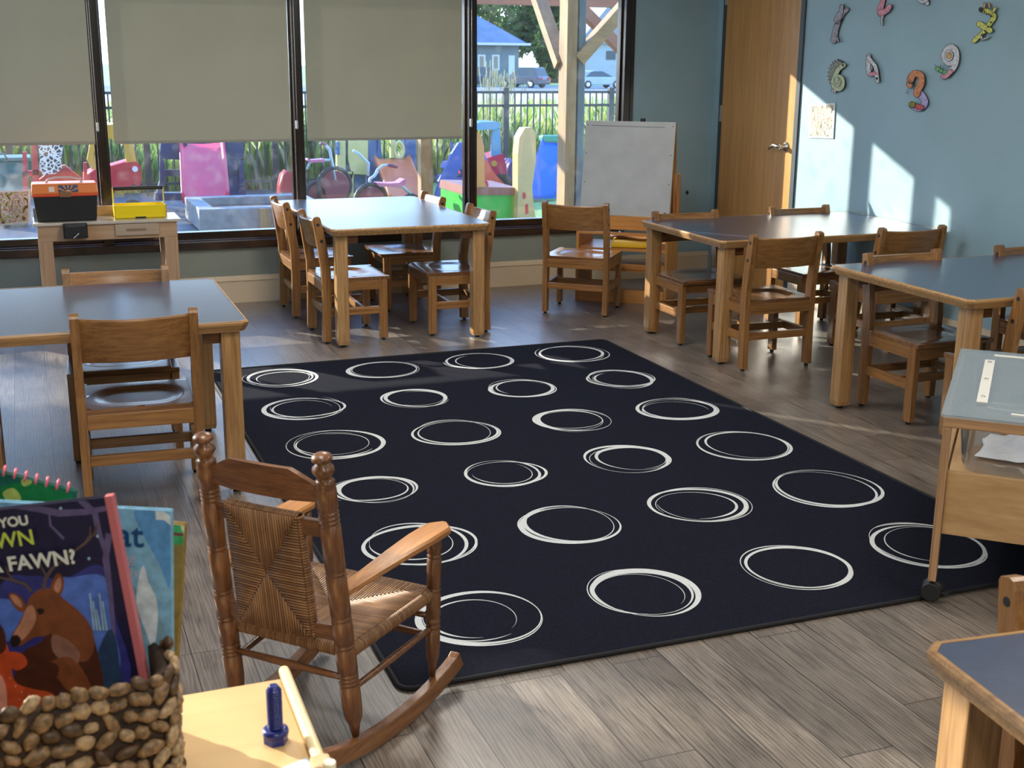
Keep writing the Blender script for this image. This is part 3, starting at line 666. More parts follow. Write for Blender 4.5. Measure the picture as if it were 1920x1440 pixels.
def crump(u,v):
    x = (u-.5)*.42; y=(v-.5)*.26; r_=1-min(1,(abs(u-.5)**3+abs(v-.5)**3)*6.5)
    h = .035*r_*(.6+.4*math.sin(u*17+v*5)+.25*math.sin(v*31-u*9))+.012*math.sin(u*41+math.sin(v*23)*2)*r_
    wob = 1+.03*math.sin(math.atan2(v-.5,u-.5)*5)
    return (x*wob, y*wob, max(0.001,h+.006))
cl.grid(crump, 46, 30)
co = cl.build('crumpled_paper', mat('white_paper', (.78,.78,.80), .8, bump=.6, bscale=60)); 
co.location = FLc+sx_*.31+sy_*.33+Vector((0,0,.3845)); co.rotation_euler.z = ang-.1
so_ = co.modifiers.new('solid','SOLIDIFY'); so_.thickness=.001; so_.offset=1
tag(co, 'crumpled white paper sheet lying inside the clear tub', 'paper')
# ------------------------------------------------------------------ easel
EU = Vector((.788,-.616,0)); EN = Vector((-.616,-.788,0)); EO = Vector((3.60,7.17,0)); erz = math.atan2(EU.y,EU.x)
ea = thing('easel', 'wooden double-sided easel unit with grey whiteboard and storage shelves below', 'easel', EO, erz)
# local: x right, y = away from room (-EN), z up
ew, edp = .287, .20
for sx in (-1,1):
    g = MB(); x0, x1 = (sx*ew-.009, sx*ew+.009)
    g.box(x0,x1,-edp,edp,0,.46,.003); g.build('side_panel', honey('z'), ea)
    g = MB(); xx = sx*(ew-.012)
    g.prism([(-.135,.44),(-.095,.44),(.012,1.125),(-.012,1.125)], lambda u,v,t:(t,u,v), xx-.009, xx+.009)
    g.prism([(.135,.44),(.175,.44),(.030,1.125),(.006,1.125)], lambda u,v,t:(t,u,v), xx-.0085, xx+.0085); g.build('upright', honey('z'), ea)
for zz in (.02,.20,.33): MB().box(-ew+.01,ew-.01,-edp+.01,edp-.01,zz,zz+.016,.002).build('shelf', honey('x'), ea)
MB().box(-ew+.01,ew-.01,-edp,-edp+.016,.0,.085,.002).build('plinth', honey('x'), ea)
MB().box(-ew+.01,ew-.01,-edp,-edp+.016,.215,.25,.002).build('shelf_lip', honey('x'), ea)
g = MB(); g.box(-ew+.005,ew-.005,-.15,-.12,.46,.548,.003); g.box(-ew+.005,ew-.005,-.20,-.15,.432,.446,.002); g.build('tray', honey('x'), ea)
bo = MB()
def bd(x,z,off): f=(z-.50)/(1.128-.50); return (x, -.150+.125*f-off, z)
bo.prism([(-.288,.55),(.288,.55),(.288,1.130),(-.288,1.130)], lambda u,v,t: bd(u,v,t), 0, .009)
bo.cur = 1
for zz in (.57,.75,.93,1.105):
    for xx in (-.272,.272): c0 = Vector(bd(xx,zz,.0095)); bo.cyl(c0, c0+Vector((0,-.0015,0)), .0035, 8)
bo.prism([(-.25,1.100),(.22,1.096),(.22,1.0985),(-.25,1.103)], lambda u,v,t: bd(u,v,t), .0095,.0098)
for q in ((.215,.562),(.235,.56),(.252,.57)): bo.prism([(q[0],q[1]),(q[0]+.012,q[1]),(q[0]+.012,q[1]+.01),(q[0],q[1]+.008)], lambda u,v,t: bd(u,v,t), .0095,.0098)
tag(bo.build('whiteboard', [mat('whiteboard_surface', (.44,.45,.45), .35, noise=.06, nscale=8), mat('marker_black', (.02,.02,.03), .6)], ea), 'grey whiteboard panel with screws')
tag(MB().prism([(-.283,.50),(.283,.50),(.283,1.10),(-.283,1.10)], lambda u,v,t:(u,.166-.205*(v-.44)/.685*.78+t,v), 0, .007).build('rear_board', mat('chalkboard', (.06,.09,.08), .6), ea), 'dark rear board')
tag(MB().box(.06,.085,-.030,.02,1.122,1.150,.003).build('clip', BLACK, ea), 'black clip')
tag(MB().box(ew+.004,ew+.022,.02,.06,.40,.80,.003).xf(Matrix.Translation((0,.07,0))).build('side_tray', honey('z'), ea))
cu = MB(); cu.hexa([(-.145,-.10,0),(.145,-.10,0),(.145,.10,0),(-.145,.10,0),(-.13,-.09,.055),(.13,-.09,.055),(.13,.09,.05),(-.13,.09,.05)], .018)
co = tag(cu.build('floor_cushion', mat('yellow_vinyl', (.80,.50,.02), .35)), 'yellow vinyl cushion lying on the easel shelf', 'cushion'); co.location = EO+EU*.05+EN*.06+Vector((0,0,.347)); co.rotation_euler.z = erz+.12
cu = MB(); cu.grid(lambda u,v:(-.15+.30*u, -.11+.21*v, .002+.008*math.sin(u*7)*math.sin(v*5+1)), 14, 10)
co = tag(cu.build('leather_cover', mat('brown_vinyl', (.42,.20,.07), .35, bump=.4, bscale=30)), 'brown folded vinyl sheet on top of the yellow cushion', 'sheet'); co.location = EO+EU*.05+EN*.06+Vector((0,0,.347+.0615)); co.rotation_euler.z = erz+.12
co.modifiers.new('s','SOLIDIFY').thickness = .006

# ------------------------------------------------------------------ toy workbench
BX0, BX1, BY0, BY1, BZ = .010, .812, 7.36, 7.68, .597
wb = thing('toy_workbench', 'light wooden toy workbench with black vise and drawer in front of the window', 'workbench', ((BX0+BX1)/2,(BY0+BY1)/2,0))
hx, hy = (BX1-BX0)/2, (BY1-BY0)/2
BW = benchwood
MB().box(-hx,hx,-hy,hy,BZ-.016,BZ,.003).build('benchtop', wood('bench_top', (.66,.58,.47), (.55,.46,.36), 'x', rough=.22, fine=14, coat=.4, bump=.02), wb)
MB().box(-hx+.01,hx-.045,hy-.03,hy-.012,BZ,BZ+.055,.003).build('back_rail', BW('x'), wb)
MB().box(-hx+.022,hx-.022,-hy+.012,-hy+.030,BZ-.105,BZ-.017,.003).build('front_apron', BW('x'), wb)
MB().box(-hx+.022,hx-.022,hy-.030,hy-.012,BZ-.105,BZ-.017,.003).build('rear_apron', BW('x'), wb)
for sx in (-1,1):
    MB().box(min(sx*(hx-.022),sx*(hx-.040)),max(sx*(hx-.022),sx*(hx-.040)),-hy+.030,hy-.030,BZ-.105,BZ-.017,.003).build('side_apron', BW('y'), wb)
    for sy in (-1,1):
        g = MB(); x0,x1 = sorted((sx*(hx-.040),sx*(hx-.098))); y0,y1 = sorted((sy*(hy-.012),sy*(hy-.030)))
        g.box(x0,x1,y0,y1,0,BZ-.105,.003); x0,x1 = sorted((sx*(hx-.022),sx*(hx-.040))); y0,y1 = sorted((sy*(hy-.012),sy*(hy-.075)))
        g.box(x0,x1,y0,y1,0,BZ-.105,.003); g.build('leg', BW('z'), wb)
dr = MB().box(.035,.275,-hy-.002,-hy+.0115,BZ-.085,BZ-.020,.002).build('drawer', wood('drawer_wood', (.50,.38,.27), (.42,.30,.20), 'x', rough=.5, fine=16), wb)
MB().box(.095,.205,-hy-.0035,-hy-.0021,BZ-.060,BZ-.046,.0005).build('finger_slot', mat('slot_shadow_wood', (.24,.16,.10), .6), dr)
v = MB(); v.box(-.245,-.115,-hy-.045,-hy-.002,BZ-.085,BZ-.002,.006); v.box(-.235,-.125,-hy-.070,-hy-.050,BZ-.078,BZ-.008,.006); v.cyl((-.18,-hy-.10,BZ-.06),(-.18,-hy-.045,BZ-.06),.008); v.cur=1; v.cyl((-.195,-hy-.098,BZ-.075),(-.165,-hy-.098,BZ-.05),.004)
tag(v.build('vise', [mat('black_plastic', (.015,.018,.02), .35), STEEL], wb), 'black toy vise')
# toolbox
tx0, tx1 = ony(62,400,7.50).x, ony(186,400,7.50).x
tb = thing('toolbox', 'black toolbox with orange lid and sunburst emblem standing on the toy workbench', 'toolbox', ((tx0+tx1)/2,7.51,BZ))
hw = (tx1-tx0)/2; ORG = mat('orange_plastic', (.78,.20,.035), .35)
g = MB(); g.hexa([(-hw*.90,-.09,0),(hw*.90,-.09,0),(hw*.90,.09,0),(-hw*.90,.09,0),(-hw*.97,-.10,.15),(hw*.97,-.10,.15),(hw*.97,.10,.15),(-hw*.97,.10,.15)], .010); g.build('tool_bin', BLACK, tb)
g = MB(); g.box(-hw*.99,hw*.99,-.105,.105,.142,.156,.004); tag(g.build('bin_collar', mat('red_orange_plastic', (.75,.08,.02), .4), tb), 'red-orange collar')
g = MB(); g.hexa([(-hw,-.105,.156),(hw,-.105,.156),(hw,.105,.156),(-hw,.105,.156),(-hw*.97,-.085,.212),(hw*.97,-.085,.212),(hw*.97,.085,.212),(-hw*.97,.085,.212)], .008); lidt = g.build('lid', ORG, tb)
g = MB(); g.tube([(-.10,0,.205),(-.085,0,.228),(-.04,0,.238),(.04,0,.238),(.085,0,.228),(.10,0,.205)], .006, 8); tag(g.build('handle', mat('clear_grey_plastic', (.5,.5,.5), .3), tb), 'grey carrying handle')
def lf(x,z,off): f=(z-.156)/.056; return (x, -.105+.020*f-off, z)
g = MB(); g.prism([(-.085,.168),(-.055,.168),(-.055,.196),(-.085,.196)], lambda u,v,t: lf(u,v,t), .0005,.0015); g.cur=1
g.prism([(-.035,.164),(.070,.164),(.070,.204),(-.035,.204)], lambda u,v,t: lf(u,v,t), .0005,.0015); g.cur=2
cx_, cz_ = .0175,.164
g.prism([(cx_+.017*math.cos(R(a)), cz_+.014*math.sin(R(a))) for a in range(0,181,20)], lambda u,v,t: lf(u,v,t), .0016,.0024)
for a in (25,58,90,122,155):
    c_, s_ = math.cos(R(a)), math.sin(R(a)); q = 1/max(abs(c_)/.05, s_/.038)
    P_ = [(cx_+c_*.021-s_*.0012, cz_+s_*.019+c_*.0012),(cx_+c_*.021+s_*.0012, cz_+s_*.019-c_*.0012),(cx_+c_*q+s_*.003, cz_+s_*q-c_*.003),(cx_+c_*q-s_*.003, cz_+s_*q+c_*.003)]
    g.prism(P_, lambda u,v,t: lf(u,v,t), .0016,.0024)
tag(g.build('emblem', [mat('pale_square_logo', (.8,.62,.5), .5), mat('navy_print', (.04,.05,.12), .5), mat('orange_print', (.85,.32,.06), .5)], lidt), 'navy emblem with orange sunburst and pale square logo')
tag(MB().box(-.03,.03,-.113,-.104,.138,.170,.003).build('latch', mat('brown_latch', (.25,.12,.05), .5), tb), 'brown latch')
yx0, yx1 = ony(213,390,7.52).x, ony(308,390,7.52).x; hw = (yx1-yx0)/2
yt = thing('tool_tote', 'yellow open toolbox with black bar handle on the toy workbench', 'tool tote', ((yx0+yx1)/2,7.52,BZ))
YEL = mat('yellow_plastic', (.90,.66,.01), .3)
g = MB(); 
for a in ((-hw,-hw+.004,-.075,.075),(hw-.004,hw,-.075,.075),(-hw,hw,-.075,-.071),(-hw,hw,.071,.075)): g.box(a[0],a[1],a[2],a[3],0,.075,.0015)
g.box(-hw,hw,-.075,.075,0,.005,.001); g.build('tray', YEL, yt)
for sx in (-1,1): MB().hexa([(sx*(hw-.001)-.002,-.02,.06),(sx*(hw-.001)+.002,-.02,.06),(sx*(hw-.001)+.002,.02,.06),(sx*(hw-.001)-.002,.02,.06),(sx*(hw-.001)-.002,-.014,.168),(sx*(hw-.001)+.002,-.014,.168),(sx*(hw-.001)+.002,.014,.168),(sx*(hw-.001)-.002,.014,.168)]).build('handle_arm', YEL, yt)
tag(MB().cyl((-hw,0,.166),(hw,0,.166),.010).build('handle_bar', BLACK, yt), 'black handle bar')
tag(MB().box(-.03,.03,-.0765,-.0745,0,.010,.001).build('notch', BLACK, yt), 'dark notch')

# pictures taped up
def photo_mat(name, cols, scale):
    M = bpy.data.materials.new(name); M.use_nodes = True; nt = M.node_tree; b_ = nt.nodes['Principled BSDF']; b_.inputs['Roughness'].default_value=.35
    tc = nt.nodes.new('ShaderNodeTexCoord'); mp = nt.nodes.new('ShaderNodeMapping'); mp.inputs['Scale'].default_value=(1,1.8,.6) ; n = nt.nodes.new('ShaderNodeTexNoise'); n.inputs['Scale'].default_value=scale; n.inputs['Detail'].default_value=4; n.inputs['Distortion'].default_value=1.2
    nt.links.new(tc.outputs['Object'], mp.inputs[0]); nt.links.new(mp.outputs[0], n.inputs['Vector'])
    rp = nt.nodes.new('ShaderNodeValToRGB'); rp.color_ramp.interpolation='CONSTANT'; e = rp.color_ramp.elements; e[0].color=(*cols[0],1); e[0].position=0; e[1].position=.40; e[1].color=(*cols[1],1)
    for i,c in enumerate(cols[2:]): q=e.new(.46+.055*i); q.color=(*c,1)
    nt.links.new(n.outputs['Fac'], rp.inputs[0]); nt.links.new(rp.outputs[0], b_.inputs['Base Color']); return M
g = MB(); q = [onx(1521,196),onx(1568,193),onx(1564,260),onx(1518,258)]; ctr = sum(q,Vector())/4
g.hexa([(p_.x-.006,p_.y,p_.z) for p_ in q[::-1]]+[(p_.x-.0075,p_.y,p_.z) for p_ in q[::-1]]); g.cur=1
g.hexa([((ctr+(p_-ctr)*.88).x-.0076,(ctr+(p_-ctr)*.88).y,(ctr+(p_-ctr)*.9).z) for p_ in q[::-1]]+[((ctr+(p_-ctr)*.88).x-.0079,(ctr+(p_-ctr)*.88).y,(ctr+(p_-ctr)*.9).z) for p_ in q[::-1]])
WP = mat('white_card', (.82,.80,.78), .6)
tag(g.build('photo_print', [WP, photo_mat('group_photo', [(.10,.10,.16),(.25,.22,.08),(.75,.70,.62),(.55,.28,.16),(.85,.8,.75),(.35,.14,.08)], 42)]), 'sunlit colour photo of a group taped to the blue wall beside the door', 'photo')
g = MB(); q = [ony(-75,360,7.795),ony(57,355,7.795),ony(57,417,7.795),ony(-75,430,7.795)]; ctr = sum(q,Vector())/4
g.hexa([(p_.x,7.782,p_.z) for p_ in q]+[(p_.x,7.780,p_.z) for p_ in q]); g.cur=1
g.hexa([((ctr+(p_-ctr)*.93).x,7.7797,(ctr+(p_-ctr)*.90).z) for p_ in q]+[((ctr+(p_-ctr)*.93).x,7.7793,(ctr+(p_-ctr)*.90).z) for p_ in q])
tag(g.build('photo_print', [WP, photo_mat('outdoor_group_photo', [(.20,.08,.06),(.45,.42,.10),(.8,.75,.7),(.5,.28,.2),(.85,.8,.8),(.50,.50,.12)], 30)]), 'colour photo of a group standing in the lower left corner of the window', 'photo')

# ------------------------------------------------------------------ paper numbers on the wall
INK = mat('marker_outline', (.02,.02,.02), .6)
def pc(name, c, n=.25, s=60): return mat('paper_'+name, lin(c), .75, noise=n, nscale=s)
PCOL = dict(white=pc('white',(205,205,210)), grey=pc('grey',(165,160,172),.3,90), green=pc('green',(190,200,165)), quill=pc('quill',(140,140,130),.3,120), pink=pc('pink',(215,150,165)), orange=pc('orange',(205,135,95)), lilac=pc('lilac',(175,165,205)), olive=pc('olive',(125,125,60)), yellow=pc('yellow',(205,205,110),.35,120), red=pc('red',(190,90,95)), tan=pc('tan',(205,165,110)), mint=pc('mint',(110,170,120)))
PN = list(PCOL); 
def paper(name, label, layers, cat='paper number'):
    mb = MB(); mats = [INK]+[PCOL[k_] for k_ in PN]; state = [0]
    def place(poly, mi, lvl):
        state[0] += 1; o_ = .0085+lvl*.0014+state[0]*.00004; mb.cur = mi
        mb.prism(poly, lambda u,v,t: tuple(onx(u,v,XW-t)), o_, o_+.0010)
    def stroke(pts, w, mi, lvl):
        # smooth path
        P_=[]
        for i in range(len(pts)-1):
            p0=pts[max(0,i-1)];p1=pts[i];p2=pts[i+1];p3=pts[min(len(pts)-1,i+2)]
            for j in range(6):
                t=j/6; P_.append(tuple(.5*(2*p1[k]+(p2[k]-p0[k])*t+(2*p0[k]-5*p1[k]+4*p2[k]-p3[k])*t*t+(3*p1[k]-p0[k]-3*p2[k]+p3[k])*t**3) for k in (0,1)))
        P_.append(pts[-1]); ww = w if callable(w) else (lambda f: w)
        n_=len(P_); A_=[];B_=[]
        for i,(x,y) in enumerate(P_):
            a_=P_[max(0,i-1)];c_=P_[min(n_-1,i+1)];dx,dy=c_[0]-a_[0],c_[1]-a_[1];l_=math.hypot(dx,dy) or 1;r_=ww(i/(n_-1))/2
            A_.append((x-dy/l_*r_,y+dx/l_*r_));B_.append((x+dy/l_*r_,y-dx/l_*r_))
        for i in range(n_-1): place([A_[i],A_[i+1],B_[i+1],B_[i]], mi, lvl)
        for (x,y),r_ in ((P_[0],ww(0)/2),(P_[-1],ww(1)/2)): place([(x+r_*math.cos(R(a)),y+r_*math.sin(R(a))) for a in range(0,360,36)], mi, lvl)
    for L_ in layers:
        if L_[0]=='s':       # stroke with ink outline
            _,pts,w_,c_ = L_[:4]; lv = L_[4] if len(L_)>4 else 0
            if c_!='ink': stroke(pts, (lambda f,w_=w_:(w_(f) if callable(w_) else w_)+1.6), 0, lv*2); stroke(pts, w_, 1+PN.index(c_), lv*2+1)
            else: stroke(pts, w_, 0, lv*2+1)
        elif L_[0]=='e':
            _,cx,cy,rx,ry,c_ = L_[:6]; lv = L_[6] if len(L_)>6 else 1
            el=lambda k_: [(cx+(rx+k_)*math.cos(R(a)),cy+(ry+k_)*math.sin(R(a))) for a in range(0,360,24)]
            place(el(.8),0,lv*2)
            if c_!='ink': place(el(0),1+PN.index(c_),lv*2+1)
        elif L_[0]=='p':
            _,poly,c_ = L_[:3]; lv = L_[3] if len(L_)>3 else 0
            cx=sum(p[0] for p in poly)/len(poly); cy=sum(p[1] for p in poly)/len(poly)
            place(poly,0,lv*2); place([(cx+(x-cx)*.88,cy+(y-cy)*.92) for x,y in poly],1+PN.index(c_),lv*2+1)
    return tag(mb.build(name, mats), label, cat, 'paper animal numbers on the blue wall')
paper('paper_number', 'grey coloured paper number one leaning on the wall, top left of the group', [('s',[(1563,76),(1568,52),(1578,28),(1588,18)],lambda f:11-4*f,'grey'),('s',[(1578,12),(1577,24),(1572,40),(1567,38),(1573,26)],7,'grey',1),('s',[(1566,45),(1580,34)],1,'ink',2),('s',[(1572,78),(1569,70)],3,'grey',1)])
paper('paper_number', 'pink flamingo paper number cut off by the top edge of the photo', [('s',[(1652,-22),(1656,-8),(1654,6),(1650,18),(1652,26)],lambda f:6+6*f,'pink'),('s',[(1652,24),(1662,20),(1668,12)],lambda f:11-3*f,'pink',1),('s',[(1656,27),(1653,38),(1654,46)],3,'white'),('s',[(1649,-22),(1660,-30)],5,'pink')])
paper('paper_number', 'mostly hidden white paper number at the top edge between flamingo and giraffe', [('s',[(1730,-14),(1734,-4),(1738,6)],8,'white'),('s',[(1724,1),(1730,4),(1738,0)],5,'white',1),('s',[(1725,-16),(1738,-22)],6,'white')])
paper('paper_number', 'yellow giraffe paper number seven with black nose, top right', [('s',[(1842,19),(1853,22),(1864,30),(1856,44),(1842,62),(1826,77)],lambda f:9-1.5*f,'yellow'),('s',[(1836,45),(1846,51),(1856,57)],10,'yellow',1),('e',1839,18,3.6,4.2,'ink',2),('s',[(1845,14),(1846,6)],3,'tan',1),('s',[(1855,14),(1854,7)],3,'tan',1),('s',[(1862,22),(1866,15)],4,'yellow',1),('s',[(1842,64),(1840,73),(1848,72),(1853,68)],2,'white',1)]+[('e',1846+i*4,22+i*2.2+(i%2)*2,.9,.9,'ink',3) for i in range(4)]+[('e',1858-i*5.5,42+i*8,.9,1.2,'ink',3) for i in range(5)])
paper('paper_number', 'white snail paper number nine with round shell, second from the right', [('s',[(1776,100),(1790,95),(1791,112),(1779,118),(1770,108),(1774,94),(1784,88),(1793,98),(1792,118),(1784,132),(1771,142)],lambda f:10,'white'),('e',1779,104,8,10,'white',1),('e',1779,104,4.5,6,'tan',2),('s',[(1783,134),(1774,142),(1768,144)],8,'pink',1),('s',[(1774,136),(1764,133)],6,'mint',1),('e',1758,129,4.5,4.5,'mint',2),('e',1764,133,3.4,3.6,'mint',2),('s',[(1755,125),(1753,121)],1,'ink'),('s',[(1763,127),(1764,122)],1,'ink')])
paper('paper_number', 'orange and lilac snake paper number three, lowest on the wall', [('s',[(1722,172),(1730,182),(1734,192),(1728,201),(1718,202),(1710,197)],lambda f:13-2*f,'lilac'),('s',[(1706,158),(1708,146),(1716,138),(1726,142),(1727,156),(1721,168),(1719,176)],lambda f:12,'orange',1),('e',1706,158,5.2,7,'orange',2),('e',1705,155,1.2,1.6,'ink',3),('e',1709.5,156,1,1.4,'ink',3),('s',[(1719,200),(1727,201)],9,'red',1),('e',1710,196,6,5.5,'olive',2),('s',[(1703,166),(1701,171),(1698,175)],.8,'ink'),('s',[(1701,171),(1702,176)],.8,'ink')])
paper('paper_number', 'small white paper number four between the hedgehog and the snake', [('s',[(1629,105),(1628,120),(1630,138),(1640,138)],8,'white'),('s',[(1628,108),(1636,118),(1642,128),(1645,152)],7,'white',1),('e',1634,127,2,5,'quill',2),('e',1644,147,1.4,1.8,'ink',3),('s',[(1632,140),(1643,137)],7,'pink',1)])
zz=[]
for i in range(9):
    a_=R(-95-i*15); zz += [(1572+25*math.cos(a_)*.85, 140+30*math.sin(a_)), (1572+20*math.cos(a_-R(7))*.85, 140+25*math.sin(a_-R(7)))]
paper('paper_number', 'pale green hedgehog paper number six beside the door frame', [('p',zz+[(1562,162),(1572,150),(1582,116)],'quill',0),('s',[(1582,122),(1572,130),(1566,142),(1562,156),(1567,166),(1577,165),(1580,152),(1574,144),(1567,150)],lambda f:8,'green',1),('e',1570,154,6.5,9,'green',2),('e',1569,151,4,6,'green',3),('e',1580,122,1,1.2,'ink',4),('s',[(1562,172),(1560,168)],2.5,'white'),('s',[(1566,174),(1565,170)],2.5,'white')])

# ------------------------------------------------------------------ foreground shelf, bolt, basket, books
SHZ = .60
sh = thing('display_shelf', 'low light birch shelf with a dowel rail in the bottom left corner', 'shelf', (-.08,1.40,0))
def slab(nm,x0,x1,y0,y1,z0,z1,m,b_=.003): return MB().box(x0+.08,x1+.08,y0-1.40,y1-1.40,z0,z1,b_).build(nm,m,sh)
slab('top_board',-.45,.300,1.10,1.690,SHZ-.020,SHZ,wood('shelf_birch',(.66,.45,.22),(.58,.37,.17),'x',rough=.4,fine=8,bump=.02))
slab('side_panel',.278,.296,1.11,1.68,0,SHZ-.021,birch('z')); slab('side_panel',-.45,-.432,1.11,1.68,0,SHZ-.021,birch('z'))
slab('back_panel',-.431,.277,1.66,1.68,.02,SHZ-.021,birch('x')); slab('shelf_board',-.431,.277,1.12,1.659,.28,.298,birch('x'))
g = MB(); a_, c_ = Vector((.297+.08,1.690-1.40,SHZ+.012)), Vector((.2925+.08,1.425-1.40,SHZ+.012)); g.cyl(a_,c_,.0085,18)
g.build('dowel_rail', wood('dowel_birch',(.85,.70,.42),(.78,.60,.32),'y',fine=10,rough=.35), sh)
g = MB(); g.box(.278+.08,.304+.08,1.395-1.40,1.425-1.40,SHZ-.01,SHZ+.025,.005); g.build('rail_bracket', birch('z'), sh)
g = MB(); g.cyl((.296+.08,1.385-1.40,SHZ-.005),(.296+.08,1.385-1.40,SHZ+.035),.0085,16); g.build('peg', mat('peg_white',(.85,.78,.6),.35), sh)
bt = thing('toy_bolt', 'dark blue toy bolt standing upright on the birch shelf', 'toy bolt', (.2515,1.515,SHZ)); BLU = mat('blue_plastic_bolt',(.010,.018,.16),.3)
g = MB(); g.prism([(.0165*math.cos(R(a)),.0165*math.sin(R(a))) for a in range(0,360,60)], lambda u,v,t:(u,v,t), 0, .013); g.lathe([(.013,.0178),(.016,.0182),(.020,.017),(.0215,.012)],(0,0,0),(0,0,1),24); g.build('bolt_head', BLU, bt)
pr=[(.020,.0095)]
for i in range(15): z_=.022+i*.0038; pr += [(z_,.0088),(z_+.0012,.0106),(z_+.0024,.0106),(z_+.0036,.0088)]
pr += [(.081,.0085),(.083,.0065),(.085,.006)]
g = MB(); g.lathe(pr,(0,0,0),(0,0,1),24); g.build('bolt_shaft', BLU, bt)
g = MB(); g.prism([(.235,1.40),(.285,1.405),(.282,1.46),(.24,1.445)], lambda u,v,t:(u,v,SHZ+t), 0,.001); tag(g.build('paper_card', mat('pale_blue_card',(.45,.60,.68),.5)), 'pale blue card on the shelf beside the toy bolt at the bottom edge', 'card')

# basket
bA, bB = fl(-60,1360,.775), fl(343,1272,.775); bx_ = (bB-bA); bx_.z=0; bx_.normalize(); by_ = Vector((-bx_.y,bx_.x,0))
bW, bD = .34, .26; b0 = bB-bx_*bW; b0.z = SHZ+.001; brz = math.atan2(bx_.y,bx_.x)
bk_ = thing('storage_basket', 'brown chunky woven basket full of picture books on the birch shelf', 'basket', b0, brz)
hB = .775-SHZ
g = MB(); LR = lambda d,z: [(u,v,z) for u,v in rrect(d,bW-d,d,bD-d,.045,6)]
loops=[LR(.02,0),LR(.006,.02),LR(.004,hB*.5),LR(.004,hB-.006),LR(.010,hB),LR(.018,hB-.006),LR(.018,.02)]; n=len(loops[0])
g.add([q for l in loops for q in l],[(i*n+j,i*n+(j+1)%n,(i+1)*n+(j+1)%n,(i+1)*n+j) for i in range(6) for j in range(n)],True); g.add(loops[0],[tuple(range(n))[::-1]]); g.add(loops[-1],[tuple(range(n))])
g.build('basket_shell', mat('dark_fibre',(.035,.018,.010),.8,noise=.4,nscale=80), bk_)
g = MB(); rng = random.Random(3); per = [Vector((u,v,0)) for u,v in rrect(0,bW,0,bD,.045,6)]; Ltot=[]; s_=0
for i in range(len(per)): Ltot.append(s_); s_ += (per[(i+1)%len(per)]-per[i]).length
def perp(d):
    d%=s_
    for i in range(len(per)):
        e_ = (per[(i+1)%len(per)]-per[i]); 
        if Ltot[i]+e_.length >= d:
            t_ = e_.normalized(); return per[i]+t_*(d-Ltot[i]), t_
    return per[0], (per[1]-per[0]).normalized()
rows=8
for r_ in range(rows+1):
    z_ = .010+(hB-.006)*r_/rows; d=rng.uniform(0,.02)
    while d < s_:
        l_ = rng.uniform(.018,.036); p_, t_ = perp(d+l_/2); st0=len(g.v); g.cur = rng.choice((0,0,1,2))
        nn = Vector((t_.y,-t_.x,0)); tilt = rng.uniform(-1.1,1.1)
        g.ball((0,0,0),(l_*.52,.0065,rng.uniform(.0065,.0105)),8,6,.16,rng)
        M_ = Matrix.Translation(p_+nn*rng.uniform(-.002,.003)+Vector((0,0,z_+rng.uniform(-.003,.003))))@Matrix((( t_.x,nn.x,0,0),(t_.y,nn.y,0,0),(0,0,1,0),(0,0,0,1)))@Matrix.Rotation(tilt,4,'Y')
        g.xf(M_,st0); d += l_*.86
tag(g.build('woven_chips', [mat('chip_tan',(.21,.125,.06),.5,noise=.5,nscale=120),mat('chip_brown',(.08,.042,.020),.5,noise=.4,nscale=120),mat('chip_pale',(.36,.24,.13),.5,noise=.4,nscale=120)], bk_), 'tan and brown woven chips')

